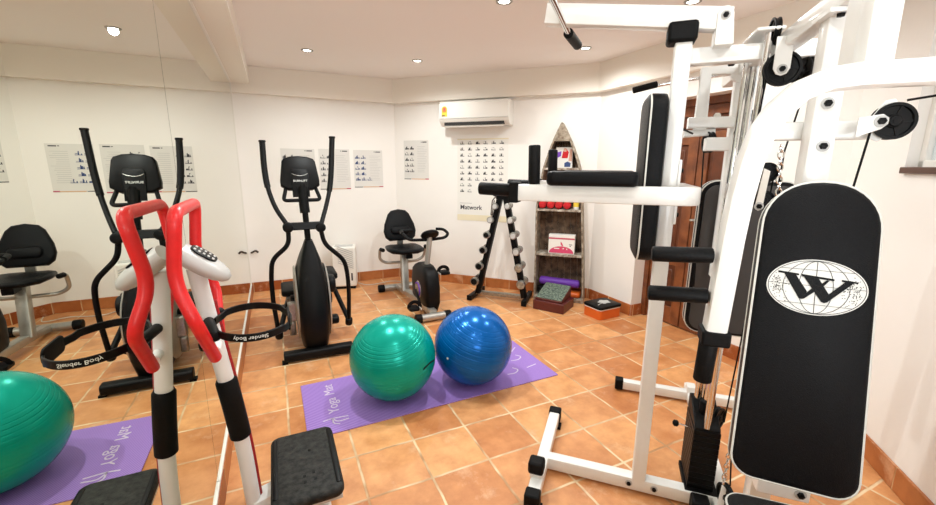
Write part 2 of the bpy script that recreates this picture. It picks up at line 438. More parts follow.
# mirrors on the left wall
SEAM = 1.815
for nm, y0, y1, lab in (('wall_mirror', SEAM+.002, 5.08, 'large wall mirror panel reaching the far corner, on left wall beside the elliptical trainer'),
                        ('wall_mirror', -1.9, SEAM-.002, 'large wall mirror panel nearest the viewer, on left wall beside the red-handled machine')):
    bm = BM(); box(bm, (MX-.0, (y0+y1)/2, 1.19), (.006, y1-y0, 2.14))
    t = thing(nm, lab, 'mirror', (MX, (y0+y1)/2, .1), 'wall mirror panels')
    obj('mirror_glass', bm, 'mirror', t)
    bm = BM(); box(bm, (MX+.004, (y0+y1)/2, .122), (.012, y1-y0, .014)); obj('edge_strip', bm, 'whitepl', t)
    bm = BM(); box(bm, (MX+.005, (y0+y1)/2, 2.264), (.014, y1-y0, .010)); obj('top_strip', bm, 'whitepl', t)
    if y1 > 4:
        bm = BM(); box(bm, (MX+.004, y1+.006, 1.175), (.012, .014, 2.17)); obj('side_strip', bm, 'whitepl', t)

# downlights
def downlight(x, y, lab, k=1.0):
    t = thing('ceiling_light', lab, 'light', (x, y, H), 'recessed ceiling downlights')
    bm = BM(); lathe(bm, (x, y, H), -ZA, [(.052, 0), (.05, .006), (.038, .008), (.034, .003)], 24); obj('trim_ring', bm, 'steel', t)
    bm = BM(); lathe(bm, (x, y, H), -ZA, [(.033, .0), (.033, .004), (.02, .006)], 20); obj('bulb', bm, 'lamp', t)
    l = D.lights.new('lamp_light', 'SPOT'); l.energy = LAMP_W*k; l.spot_size = math.radians(165); l.spot_blend = .6; l.shadow_soft_size = .03; l.color = (.965, 1, .985)
    o = D.objects.new('lamp_light', l); COL.objects.link(o); o.parent = t; o.location = (0, 0, -.02)
downlight(.375, 4.22, 'recessed ceiling downlight near the back wall above the elliptical trainer', .95)
downlight(1.378, 4.14, 'recessed ceiling downlight above the recumbent bike near air conditioner', .95)
downlight(2.55, 3.07, 'recessed ceiling downlight close to the right hand beam near boat-shaped shelf')
downlight(2.45, 1.97, 'recessed ceiling downlight above the multi gym near its top beam')
downlight(1.40, 2.48, 'recessed ceiling downlight in the middle of the ceiling above the blue ball', 2.1)
downlight(.42, 2.5, 'recessed ceiling downlight above the green ball, just out of the top of the frame', 2.3)
downlight(.5, .75, 'recessed ceiling downlight above the viewer, in front of the gym, nearest the massage machine', .7)
downlight(1.35, .35, 'recessed ceiling downlight above the seat side of the multi gym', .7)

# ------------------------------------------------------------------ things on the walls
TB = (PC-PB).normalized(); NBi = V3(TB.y, -TB.x, 0)      # NBi points into the room
def poster(name, lab, O, X, N, wd, hg, kind, sheet):
    """O: lower left corner"""
    Y = ZA; bm = BM()
    O = Vector(O)+N*.001
    with MI(bm, 0): slab(bm, O, X, Y, N, [(0, 0), (wd, 0), (wd, hg), (0, hg)], .0012)
    O2 = O+N*.0018
    rnd = random.Random(kind)
    def figure(cx, cy, s, mi):
        with MI(bm, mi):
            # machine and person silhouette: bench, back, torso, head, leg
            quad(bm, O2, X, Y, cx-.5*s, cy-.24*s, cx+.5*s, cy-.14*s)
            quad(bm, O2, X, Y, cx-.12*s+rnd.uniform(-.2, .2)*s, cy-.2*s, cx+.1*s, cy+.26*s)
            quad(bm, O2, X, Y, cx+.12*s, cy-.05*s+rnd.uniform(-.1, .1)*s, cx+.46*s, cy+.06*s)
            quad(bm, O2, X, Y, cx-.44*s, cy-.14*s, cx-.3*s, cy+rnd.uniform(.02, .2)*s)
            a = [bm.verts.new(O2+X*(cx+.0*s+.09*s*math.cos(k*PI/4))+Y*(cy+.34*s+.09*s*math.sin(k*PI/4))) for k in range(8)]; bm.faces.new(a)
    if sheet == 'chart':
        mi = 2 if kind == 3 else 1
        for r in range(5):
            for c in range(2 if not (kind == 3 and r == 4) else 3):
                figure(wd*(.13+.2*c), hg*(.8-.145*r), wd*.17, mi)
        with MI(bm, 3):
            for r in range(16): quad(bm, O2, X, Y, wd*.55, hg*(.84-.043*r), wd*(.55+rnd.uniform(.25, .4)), hg*(.848-.043*r))
        with MI(bm, 1):
            quad(bm, O2, X, Y, wd*.70, hg*.945, wd*.74, hg*.962); quad(bm, O2, X, Y, wd*.76, hg*.94, wd*.93, hg*.965)
        with MI(bm, 4): quad(bm, O2, X, Y, wd*.3, 0.002, wd*.86, hg*.022)
        with MI(bm, 5): quad(bm, O2, X, Y, wd*.86, 0.002, wd, hg*.03)
        with MI(bm, 1): quad(bm, O2, X, Y, 0, 0.002, wd*.28, hg*.02)
    else:
        for r in range(9):
            for c in range(6 if r < 7 else 2):
                figure(wd*(.1+.155*c), hg*(.945-.072*r), wd*.085, 1)
                with MI(bm, 3): quad(bm, O2, X, Y, wd*(.06+.155*c), hg*(.962-.072*r), wd*(.12+.155*c), hg*(.966-.072*r))
        with MI(bm, 6): quad(bm, O2, X, Y, 0, 0.002, wd, hg*.075)
        with MI(bm, 6): quad(bm, O2, X, Y, 0, hg*.985, wd, hg-.001)
        n0 = len(bm.faces)
        text(bm, 'Matwork', O2+X*wd*.06+Y*hg*.165, X, Y, .075, 'LEFT', bold=.0012); setmi(bm, n0, 1)
        with MI(bm, 3): quad(bm, O2, X, Y, wd*.05, hg*.215, wd*.3, hg*.222)
    o = obj(name, bm, ['paper' if sheet != 'chart' else 'paper2', 'ink', 'inkblue', 'inkgrey', 'inkorange', 'inkred', 'cream'])
    tag(o, lab, 'poster', 'exercise posters on the walls')
NA = V3(0, -1, 0)
poster('exercise_poster', 'exercise chart on back wall, left one of three, partly behind the black console', (.105, 5.2, 1.16), XA, NA, .36, .465, 1, 'chart')
poster('exercise_poster', 'exercise chart on back wall, middle one of three in a row', (.508, 5.2, 1.16), XA, NA, .35, .47, 2, 'chart')
poster('exercise_poster', 'exercise chart with blue figures on back wall, right one of three', (.904, 5.2, 1.178), XA, NA, .35, .448, 3, 'chart')
poster('exercise_poster', 'lone exercise chart hanging by itself left of the air conditioner', PB+TB*.125+ZA*1.276, TB, NBi, .34, .47, 4, 'chart')
poster('exercise_poster', 'big pale poster of many small exercise figures under the air conditioner', PB+TB*.845+ZA*.80, TB, NBi, .62, .955, 5, 'big')

# air conditioner
ac = thing('air_conditioner', 'white wall-mounted air conditioner with yellow energy label, above big poster', 'air conditioner', PB+TB*1.09+ZA*1.88)
bm = BM()
prof = [(0, 0), (.13, .0), (.185, .05), (.195, .09), (.195, .235), (.17, .262), (0, .262)]   # depth, height
acw = .815; aco = PB+TB*.70+ZA*1.885
rings(bm, [[aco+TB*s+NBi*a+ZA*b for a, b in prof] for s in (0, acw)]); obj('body', bm, 'whitepl', ac, bevel=.006)
bm = BM(); box(bm, aco+TB*acw/2+NBi*.150+ZA*.022, (acw*.86, .05, .032), (TB, NBi, ZA)); obj('air_outlet', bm, 'darkgap', ac)
bm = BM(); ln = (NBi*.7-ZA*.7)
box(bm, aco+TB*acw/2+NBi*.165+ZA*-.012, (acw*.84, .055, .006), (TB, NBi, ZA)); obj('louver', bm, 'whitepl', ac)
bm = BM(); box(bm, aco+TB*acw/2+NBi*.1955+ZA*.078, (acw*.98, .003, .004), (TB, NBi, ZA)); obj('panel_seam', bm, 'inkgrey', ac)
bm = BM()
lo = aco+TB*.035+NBi*.196+ZA*.1
with MI(bm, 0): slab(bm, lo, TB, ZA, NBi, [(0, 0), (.065, 0), (.065, .08)]+[(.0325+.0325*math.cos(k*PI/8), .08+.03*math.sin(k*PI/8)) for k in range(1, 8)]+[(0, .08)], .001)
with MI(bm, 1): slab(bm, lo+NBi*.0012, TB, ZA, NBi, [(.008, .045), (.057, .045), (.057, .078)]+[(.0325+.0245*math.cos(k*PI/8), .078+.022*math.sin(k*PI/8)) for k in range(1, 8)]+[(.008, .078)], .0006)
with MI(bm, 2): quad(bm, lo, TB, ZA, 0.004, .003, .04, .014, NBi, .0018)
with MI(bm, 3): quad(bm, lo, TB, ZA, .024, .062, .041, .09, NBi, .0024)
obj('energy_label', bm, ['yellow', 'label_orange', 'ink', 'inkred'], ac)

bm = BM(); tube(bm, fillet([(-.285, 5.199, .465), (-.27, 5.17, .475), (-.24, 5.16, .495), (-.215, 5.17, .47)], .02), .011, 8)
tag(obj('wall_hook', bm, 'brownside'), 'small brown hook low on the back wall beside the mirror edge', 'hook')

# ------------------------------------------------------------------ floor items: mat, balls
matq = [V3(.057, 2.735, 0), V3(.059, 2.128, 0), V3(1.715, 2.152, 0), V3(1.722, 2.785, 0)]
ym = thing('yoga_mat', 'purple yoga mat rolled out on the tiles under the two exercise balls', 'yoga mat', (.9, 2.45, 0))
bm = BM(); rings(bm, [[p+ZA*z for p in matq] for z in (.0005, .0065)]); obj('mat_sheet', bm, 'yoga', ym, bevel=.002)
bm = BM()
ax = (matq[0]-matq[1]).normalized(); ay = V3(-ax.y, ax.x, 0)
text(bm, 'Yoga', V3(.222, 2.41, .0068), ax, ay, .088)
obj('printed_lettering', bm, 'matprint', ym); bm = BM()
text(bm, 'Mat', V3(.222, 2.605, .0068), ax, ay, .088)
obj('printed_lettering', bm, 'matprint', ym); bm = BM()
# little figure in a yoga pose and a squiggle at the far end
def stroke(bm, pts, wd=.008, z=.0068):
    sweep(bm, [V3(x, y, z) for x, y in fillet2(pts)], [(-wd/2, -.0004), (wd/2, -.0004), (wd/2, .0004), (-wd/2, .0004)], up=ZA)
def fillet2(pts): return [(p.x, p.y) for p in fillet([V3(a, b, 0) for a, b in pts], .03, 5)]
stroke(bm, [(.15, 2.262), (.20, 2.272), (.29, 2.262)]); stroke(bm, [(.20, 2.272), (.225, 2.225), (.29, 2.236)]); stroke(bm, [(.205, 2.268), (.20, 2.22), (.235, 2.20)])
obj('printed_figure', bm, 'matprint', ym)
for cx, cy in ((1.45, 2.33), (1.58, 2.5), (1.5, 2.62)):
    bm = BM(); stroke(bm, [(cx-.06, cy-.03), (cx, cy-.04), (cx+.05, cy+.0), (cx+.02, cy+.04)]); obj('printed_curl', bm, 'matprint', ym)
for q in ([(1.57, 2.33), (1.66, 2.35)], [(1.60, 2.60), (1.67, 2.66)]):
    bm = BM(); stroke(bm, q); obj('printed_dash', bm, 'matprint', ym)

def ball(name, lab, c, r, m, axis, ribs):
    t = thing(name, lab, 'exercise ball', (c[0], c[1], .0065))
    prof = []
    n = 300
    for i in range(n+1):
        th = PI*i/n
        lat = abs(th-PI/2)
        rr = r
        if lat < 1.0:
            ph = (th-PI/2)/ribs
            k = abs(ph-round(ph))
            if k < .08: rr = r-.0020*(1-k/.08)
        prof.append((max(rr*math.sin(th), .002), -rr*math.cos(th)))
    bm = BM(); lathe(bm, c, axis, prof, 64); obj('ball_skin', bm, m, t, angle=60)
    return t
R1, R2 = .2640, .2595
c1 = V3(.594, 2.366, R1+.0085); c2 = V3(1.129, 2.325, R2+.0085)
g1 = ball('exercise_ball', 'glossy green exercise ball on the purple yoga mat', c1, R1, 'green', (-.18, -.25, 1), .085)
g2 = ball('exercise_ball', 'glossy blue exercise ball on the purple yoga mat', c2, R2, 'blue', (.2, -.3, 1), .12)
# swoosh mark on the green ball
def onball(px, py, c, r):
    d = (FW+RT*((px-468)/F)-UP*((py-252.5)/F)).normalized(); o = V3(0, 0, CH)
    b = (o-c).dot(d); q = b*b-((o-c).length_squared-r*r); return o+d*(-b-math.sqrt(max(q, 0)))
bm = BM()
sw = [onball(*p, c1, R1+.0015) for p in ((423.5, 369.5), (425, 367.5), (428, 364.5), (431, 362), (434, 360))]
sweep(bm, fillet(sw, .01, 3), circ(.006, 8, .003)); obj('printed_mark', bm, 'blackpl', g1)
bm = BM(); lathe(bm, c2+V3(-.2, -.1, -.0), (-.2, -.1, 0), [(.008, .03), (.008, .036), (.004, .038)], 12); obj('plug', bm, 'whitepl', g2)

# ------------------------------------------------------------------ elliptical trainer
el = thing('elliptical_trainer', 'black elliptical trainer with tall swing arms standing beside the wall mirror', 'elliptical trainer', (.2, 3.5, 0))
bm = BM(); sweep(bm, [(-.03, 3.14, .048), (.465, 3.13, .048)], rrect(.085, .07, .02, 3), up=ZA); fb = obj('front_foot', bm, 'matte_black', el, bevel=.006)
bm = BM()
for x in (-.025, .46): box(bm, (x, 3.135, .007), (.04, .06, .013))
obj('rubber_foot', bm, 'rubber', fb)
bm = BM(); sweep(bm, [(-.02, 4.35, .04), (.42, 4.35, .04)], rrect(.07, .06, .018, 3), up=ZA); obj('rear_foot', bm, 'matte_black', el, bevel=.006)
bm = BM(); sq(bm, [(.2, 3.14, .06), (.2, 4.35, .06)], .06, .05); obj('floor_beam', bm, 'matte_black', el)
ex = .212
rr = []
for z, y0, y1, hx in ((.075, 3.15, 3.74, .098), (.2, 3.10, 3.82, .114), (.35, 3.105, 3.85, .122), (.5, 3.14, 3.82, .118), (.62, 3.18, 3.72, .104), (.74, 3.235, 3.56, .074), (.82, 3.275, 3.45, .048), (.88, 3.30, 3.40, .028)):
    cy, hy = (y0+y1)/2, (y1-y0)/2; ring = []
    for i in range(28):
        a = 2*PI*i/28; cs, sn = math.cos(a), math.sin(a); e = .45
        ring.append(V3(ex-(.005 if z < .3 else 0)+hx*math.copysign(abs(cs)**e, cs), cy+hy*math.copysign(abs(sn)**e, sn), z))
    rr.append(ring)
bm = BM(); rings(bm, rr); sh = obj('flywheel_shroud', bm, 'blackpl', el, angle=50)
for s in (-1, 1):
    bm = BM(); lathe(bm, (ex+s*.110, 3.47, .36), (s, 0, 0), [(.30, 0), (.29, .012), (.2, .016), (.05, .02)], 36); sc_ = obj('side_cover', bm, 'silver', sh)
    bm = BM(); lathe(bm, (ex+s*.126, 3.5, .36), (s, 0, 0), [(.05, 0), (.05, .03), (.04, .034)], 20); obj('crank_hub', bm, 'blackpl', sh)
bm = BM(); text(bm, 'E5', V3(ex+.02, 3.094, .16), XA, ZA, .04) if False else cyl(bm, (ex, 3.104, .3), (ex, 3.101, .3), .003); bm.free()
bm = BM(); tube(bm, [(.21, 3.34, .83), (.206, 3.345, 1.0), (.200, 3.37, 1.30)], .022); obj('mast', bm, 'matte_black', el)
# console
bm = BM()
cx0 = .188; tl = V3(0, .22, 1).normalized(); nc = V3(0, -1, .22).normalized()
co_ = V3(cx0, 3.37, 1.275)
outl = [(-.085, -.012), (.085, -.012), (.136, .02), (.138, .06), (.118, .2), (.105, .222), (.06, .238), (0, .243), (-.06, .238), (-.105, .222), (-.118, .2), (-.138, .06), (-.136, .02)]
padshape(bm, co_-nc*.07, XA, tl, nc, outl, .07, .012); cs = obj('console', bm, 'blackpl', el, angle=50)
bm = BM(); padshape(bm, co_+nc*.0, XA, tl, nc, [(-.06, -.07), (.06, -.07), (.062, .12), (.05, .14), (-.05, .14), (-.062, .12)], .014, .006); cb = obj('console_bracket', bm, 'matte_black', cs)
bm = BM(); text(bm, 'BURNLIFT', co_+nc*.0142+tl*.05, XA, tl, .022); obj('lettering', bm, 'logo', cs)
bm = BM(); tube(bm, [co_+nc*.015+XA*x+tl*y for x, y in ((-.055, .105), (-.035, .094), (0, .088), (.035, .094), (.055, .105))], .0022, 8); obj('arc_line', bm, 'steel', cs)
bm = BM(); tube(bm, fillet([(.085, 3.40, 1.27), (.06, 3.34, 1.185), (.32, 3.34, 1.185), (.295, 3.40, 1.27)], .03), .0135); obj('grip_bar', bm, 'foam', el)
bm = BM(); tube(bm, [(.2, 3.36, 1.28), (.2, 3.345, 1.15), (.203, 3.34, 1.09)], .036, 14, scale=None); obj('bottle_neck', bm, 'blackpl', el)
# swing arms
bm = BM(); sq(bm, [(.07, 3.31, .995), (.31, 3.31, .995)], .05, .055); cyl(bm, (.075, 3.27, .99), (.075, 3.35, .99), .037, round_=.01); cyl(bm, (.302, 3.27, .98), (.302, 3.35, .98), .037, round_=.01); obj('pivot_hub', bm, 'matte_black', el, bevel=.01)
armsL = [(.065, 3.31, 1.02), (-.0, 3.38, 1.13), (-.04, 3.46, 1.28), (-.05, 3.52, 1.42), (-.048, 3.60, 1.615)]
armsR = [(.312, 3.31, 1.01), (.355, 3.38, 1.11), (.405, 3.48, 1.24), (.432, 3.53, 1.38), (.464, 3.60, 1.66)]
lowL = [(.075, 3.31, .97), (.072, 3.31, .86), (-.052, 3.34, .75), (-.070, 3.38, .60), (-.072, 3.41, .40), (-.052, 3.45, .10)]
lowR = [(.304, 3.31, .96), (.322, 3.31, .85), (.47, 3.34, .70), (.492, 3.37, .58), (.500, 3.40, .42), (.494, 3.45, .13)]
for up_, lo_ in ((armsL, lowL), (armsR, lowR)):
    bm = BM(); p = fillet(up_, .08, 6); tube(bm, p, .0165); a = obj('swing_arm', bm, 'matte_black', el)
    i = int(len(p)*.52); bm = BM(); tube(bm, p[i:], .0215); cyl(bm, p[-1]-ZA*.005, p[-1]+ZA*.012, .025, round_=.005); obj('foam_grip', bm, 'foam', a)
    bm = BM(); tube(bm, fillet(lo_, .06, 6), .017); cyl(bm, Vector(lo_[-1])+V3(0, -.01, .04), Vector(lo_[-1])+V3(0, .01, -.02), .03, round_=.01); obj('lower_link', bm, 'matte_black', el)
for s, x, zc in ((-1, .055, .36), (1, .385, .47)):
    xs = lowL[-1][0] if s < 0 else lowR[-1][0]
    bm = BM(); tube(bm, fillet([(xs, 3.45, .11 if s < 0 else .15), (x+s*.03, 3.72, zc-.09), (x, 4.25, .2)], .05), .02); obj('pedal_rail', bm, 'matte_black', el)
    bm = BM(); padshape(bm, (x, 3.80, zc), XA, YA, ZA, rpoly(.13, .34, .04), .05, .012); pd = obj('pedal', bm, 'rubber', el)
    bm = BM(); cyl(bm, (x, 3.6, zc-.09), (x, 3.6, zc+.0), .028); sq(bm, [(ex+s*.13, 3.5, .36), (ex+s*.13, 3.62, zc-.04)], .03, .04, up=XA); obj('crank_arm', bm, 'steel' if s < 0 else 'matte_black', el)
bm = BM(); box(bm, (.06, 3.42, .30), (.07, .06, .16)); box(bm, (.05, 3.40, .17), (.05, .05, .12)); obj('link_bracket', bm, 'steel', el, bevel=.012)
bm = BM(); padshape(bm, (.335, 3.42, .50), YA, ZA, XA, rpoly(.16, .14, .06), .06, .02); obj('drive_cover', bm, 'blackpl', el)
bm = BM(); padshape(bm, (.33, 3.42, .19), YA, ZA, XA, rpoly(.1, .07, .03), .08, .02); obj('roller_cover', bm, 'blackpl', el)

# ------------------------------------------------------------------ recumbent bike
bx = thing('recumbent_bike', 'silver and black recumbent exercise bike with padded back seat by back wall', 'exercise bike', (1.26, 4.0, 0))
bm = BM(); tube(bm, [(1.14, 3.49, .045), (1.42, 3.49, .045)], .036); ff = obj('front_foot', bm, 'silver', bx)
for x0, x1 in ((1.10, 1.16), (1.39, 1.45)):
    bm = BM(); cyl(bm, (x0, 3.49, .045), (x1, 3.49, .045), .043, round_=.006); obj('end_cap', bm, 'rubber', ff)
bm = BM(); tube(bm, [(1.05, 4.60, .045), (1.49, 4.60, .045)], .036); rf = obj('rear_foot', bm, 'silver', bx)
for x0, x1 in ((1.01, 1.08), (1.46, 1.53)):
    bm = BM(); cyl(bm, (x0, 4.60, .045), (x1, 4.60, .045), .043, round_=.006); obj('end_cap', bm, 'rubber', rf)
bm = BM(); sq(bm, [(1.285, 3.52, .07), (1.27, 3.9, .09), (1.23, 4.3, .09), (1.25, 4.60, .05)], .07, .06, fr=.1); obj('floor_beam', bm, 'silver', bx)
bm = BM()
rr = []
for z, y0, y1, hx in ((.05, 3.60, 4.0, .064), (.14, 3.56, 4.07, .080), (.3, 3.57, 4.08, .083), (.41, 3.60, 4.05, .08), (.455, 3.645, 3.99, .068), (.485, 3.68, 3.92, .05)):
    cy, hy = (y0+y1)/2, (y1-y0)/2; xc = 1.315
    rr.append([V3(xc+hx*math.copysign(abs(math.cos(a))**.4, math.cos(a)), cy+hy*math.copysign(abs(math.sin(a))**.4, math.sin(a)), z) for a in [2*PI*i/28 for i in range(28)]])
rings(bm, rr); bs = obj('flywheel_shroud', bm, 'blackpl', bx, angle=45)
for s in (-1, 1):
    bm = BM(); lathe(bm, (1.315+s*.082, 3.80, .235), (s, 0, 0), [(.088, 0), (.085, .006), (.03, .008)], 30); dc = obj('crank_disc', bm, 'brownside' if s > 0 else 'board', bs)
    bm = BM(); tube(bm, [(1.315+s*.093, 3.80+.07*math.cos(a), .235+.07*math.sin(a)) for a in [k*PI/8 for k in range(2, 14)]], .007, 8); obj('swirl_mark', bm, 'purple2', dc)
for s, py, pz in ((-1, 3.62, .115), (1, 3.80, .385)):
    x = 1.315+s*.11
    bm = BM(); sq(bm, [(x, 3.80, .235), (x+s*.01, py, pz)], .016, .026, up=XA); ca = obj('crank_arm', bm, 'blackpl', bx)
    bm = BM(); padshape(bm, (x+s*.085, py, pz-.02), XA, YA, ZA, rpoly(.1, .13, .03), .03, .008); pdl = obj('pedal', bm, 'rubber', bx)
    bm = BM(); sweep(bm, [(x+s*.075+.055*math.cos(a), py+.0, pz+.005+.05*math.sin(a)) for a in [k*PI/10 for k in range(11)]], rrect(.035, .004, .0015, 1), up=YA); obj('pedal_strap', bm, 'blackpl', pdl)
    bm = BM(); sweep(bm, [(x+s*.075-s*.052, py-.06, pz-.005), (x+s*.075-s*.052, py+.06, pz-.005)], rrect(.006, .02, .002, 1), up=ZA); obj('reflector', bm, 'whitepl', pdl)
bm = BM(); tube(bm, [(1.325, 3.80, .46), (1.365, 3.80, .79)], .027); obj('console_stem', bm, 'silver', bx)
bm = BM(); lathe(bm, (1.362, 3.80, .775), (0, .55, .85), [(.03, -.03), (.085, -.012), (.092, .006), (.08, .022), (.02, .026)], 28); cns = obj('console', bm, 'blackpl', bx)
bm = BM(); box(bm, V3(1.362, 3.80, .775)+V3(0, .55, .85).normalized()*.027, (.09, .05, .004), (XA, V3(0, .84, -.54), V3(0, .55, .85).normalized())); obj('display', bm, 'inkgrey', cns)
bm = BM(); tube(bm, fillet([(1.13, 3.98, .80), (1.115, 3.90, .79), (1.15, 3.82, .735), (1.36, 3.81, .725), (1.53, 3.82, .735), (1.585, 3.86, .765), (1.57, 3.96, .80), (1.50, 4.0, .80)], .05), .015); tube(bm, fillet([(1.115, 3.9, .79), (1.12, 3.99, .80), (1.24, 4.0, .80)], .03), .017); obj('handlebar', bm, 'foam', bx)
# seat
bm = BM(); padshape(bm, (1.275, 4.36, .512), XA*.92, YA, ZA, [(.2, -.1), (.215, .06), (.2, .18), (.14, .22), (-.14, .22), (-.2, .18), (-.215, .06), (-.2, -.1), (-.1, -.19), (.1, -.19)], .05, .02); obj('seat', bm, 'vinyl', bx, angle=60)
bt = V3(0, .27, 1).normalized(); bn = V3(0, -1, .27).normalized()
bm = BM(); bo = V3(1.295, 4.64, .585)
boutl = [(-.13, 0), (.13, 0), (.175, .04), (.19, .11), (.175, .19), (.125, .31), (.085, .35), (0, .366), (-.085, .35), (-.125, .31), (-.175, .19), (-.19, .11), (-.175, .04)]
padshape(bm, bo, XA, bt, bn, boutl, .06, .022); bk = obj('backrest', bm, 'vinyl', bx, angle=60)
bm = BM(); padshape(bm, bo+bn*.05, XA, bt, bn, [(-.09, .07), (.09, .07), (.115, .1), (.115, .14), (.09, .165), (-.09, .165), (-.115, .14), (-.115, .1)], .035, .02); obj('lumbar_cushion', bm, 'vinyl', bk, angle=60)
bm = BM(); box(bm, (1.29, 4.63, .55), (.07, .025, .16)); obj('back_bracket', bm, 'steel', bx, bevel=.004)
bm = BM(); sq(bm, [(1.225, 4.24, .09), (1.26, 4.38, .51)], .075, .075, up=XA); obj('seat_post', bm, 'silver', bx)
bm = BM(); sq(bm, [(1.27, 4.2, .485), (1.29, 4.62, .49)], .07, .05); obj('seat_slide', bm, 'blackpl', bx)
bm = BM(); tube(bm, fillet([(1.04, 4.40, .535), (1.01, 4.46, .54), (1.015, 4.50, .41), (1.09, 4.50, .365), (1.27, 4.42, .38), (1.46, 4.50, .365), (1.535, 4.50, .41), (1.54, 4.46, .54), (1.515, 4.40, .535)], .05), .016); sb = obj('side_handle', bm, 'silver', bx)
for x in (1.025, 1.53):
    bm = BM(); cyl(bm, (x+(.012 if x < 1.2 else -.012), 4.39, .535), (x-(.008 if x < 1.2 else -.008), 4.45, .537), .021, round_=.006); obj('grip', bm, 'foam', sb)

# cooler and cord
ck = thing('air_cooler', 'white portable air cooler with slanted louvers on floor by back wall', 'air cooler', (.72, 5.0, 0))
cr = math.radians(-14); cX = V3(math.cos(cr), math.sin(cr), 0); cY = V3(-math.sin(cr), math.cos(cr), 0); cO = V3(.705, 4.99, 0)
bm = BM(); box(bm, cO+ZA*.27, (.27, .21, .48), (cX, cY, ZA)); obj('housing', bm, 'whitepl', ck, bevel=.02, seg=3)
bm = BM()
for i in range(9):
    z = .29+.024*i; s = (cX*.98-ZA*.2*1.5).normalized() if False else V3(cX.x, cX.y, -.42).normalized()
    box(bm, cO-cY*.1065+ZA*z+cX*.02, (.19, .006, .009), (s, cY, s.cross(cY)))
obj('louvers', bm, 'inkgrey', ck)
bm = BM()
for i in range(9): box(bm, cO-cX*.137+ZA*(.29+.024*i), (.006, .13, .009), (cX, cY, ZA))
obj('side_vent', bm, 'inkgrey', ck)
bm = BM(); box(bm, cO-cY*.106+cX*.085+ZA*.15, (.018, .004, .09), (cX, cY, ZA)); obj('water_gauge', bm, 'ink', ck)
bm = BM(); box(bm, cO+ZA*.017, (.24, .18, .032), (cX, cY, ZA)); obj('base', bm, 'blackpl', ck, bevel=.005)
bm = BM(); box(bm, cO+ZA*.513-cY*.02, (.2, .1, .008), (cX, cY, ZA)); obj('control_panel', bm, 'inkgrey', ck, bevel=.002)
bm = BM(); tube(bm, fillet([(.87, 5.08, .006), (.95, 4.93, .006), (1.1, 4.95, .006), (1.25, 5.02, .006), (1.42, 4.9, .006), (1.47, 5.10, .006)], .1), .005, 8)
tag(obj('power_cord', bm, 'cord'), 'thin white power cord lying on tiles along the back wall', 'cord')

# ------------------------------------------------------------------ dumbbell rack
dR = V3(.415, -.40, 0).normalized(); nR_ = V3(.7, .714, 0).normalized(); A0 = V3(1.862, 3.919, 0)
def rk(s, off, z): return A0+dR*s+nR_*off+ZA*z
ra = thing('dumbbell_rack', 'black A-shaped dumbbell rack standing against the angled wall', 'dumbbell rack', rk(.3, .15, 0))
for s0, s1 in ((.055, .285), (.575, .35)):
    bm = BM(); sq(bm, [rk(s0, .12, .06), rk(s1, .12, 1.12)], .056, .08, up=nR_); obj('upright', bm, 'matte_black', ra)
for s in (.0, .6):
    bm = BM(); sq(bm, [rk(s+.0, -.02, .035), rk(s+.03 if s < .3 else s-.01, .38, .035)], .05, .05); ft = obj('foot', bm, 'matte_black', ra)
    bm = BM(); box(bm, rk(s, -.025, .034), (.054, .012, .054), (dR, nR_, ZA)); obj('end_cap', bm, 'rubber', ft)
bm = BM(); sq(bm, [rk(.02, .13, .06), rk(.59, .13, .06)], .045, .045); obj('cross_bar', bm, 'steel', ra)
bm = BM(); box(bm, rk(.318, .12, 1.13), (.14, .08, .05), (dR, nR_, ZA)); tp = obj('top_plate', bm, 'matte_black', ra, bevel=.006)
for s in (.25, .37):
    bm = BM(); cyl(bm, rk(s, .03, 1.165), rk(s, .2, 1.165), .028, round_=.006); obj('knob', bm, 'rubber', tp)
dbL = [(.259, 1.037), (.214, .895), (.178, .735), (.142, .572), (.105, .394), (.056, .222)]
dbR = [(.391, 1.042), (.426, .90), (.462, .742), (.499, .577), (.530, .409), (.562, .235)]
ordn = ['topmost', 'second from top', 'third from top', 'fourth from top', 'fifth from top', 'lowest']
proto = {}
def dumbbell(i, s, z, side):
    r = .032+.0028*i; L_ = .15+.012*i
    mt = 'rubber' if side == 'left' and i >= 2 else 'steel'
    t = thing('dumbbell', f'small round dumbbell, {ordn[i]} on the {side} leg of the rack', 'dumbbell', rk(s, .07, z), 'dumbbells on the rack')
    a = rk(s, .07-L_/2, z); b = rk(s, .07+L_/2, z)
    hl = .045
    bm = BM(); cyl(bm, a+nR_*hl*.7, b-nR_*hl*.7, .014, 14); obj('handle', bm, 'chrome', t)
    for p, q in ((a, a+nR_*hl), (b, b-nR_*hl)):
        bm = BM(); cyl(bm, p, q, r, 24, round_=.006)
        hd = obj('weight_head', bm, 'steel', t)
        if p is a:
            bm = BM(); cyl(bm, p-nR_*.0015, p+nR_*.001, r*.72, 20); obj('face_disc', bm, 'rubber' if mt == 'rubber' else ('grey_pl' if i < 4 else 'board'), hd)
    # the hook that carries it is part of the rack
    bm = BM(); sgn = 1 if side == 'left' else -1
    leg = (.055+(.285-.055)*(z-.06)/1.06) if side == 'left' else (.575+(.35-.575)*(z-.06)/1.06)
    sq(bm, [rk(leg, .105, z-.03), rk(s, .105, z-.022)], .03, .012, up=nR_); cyl(bm, rk(s, .085, z-.020), rk(s, .125, z-.020), .006, 10)
    obj('hook', bm, 'matte_black', ra)
for i, (s, z) in enumerate(dbL): dumbbell(i, s, z, 'left')
for i, (s, z) in enumerate(dbR): dumbbell(i, s, z, 'right')
bm = BM(); tube(bm, fillet([rk(.27, .02, 1.14), rk(.235, .0, 1.10), rk(.225, -.01, .95), rk(.235, -.0, .945), rk(.25, .02, 1.1)], .02), .006, 8)
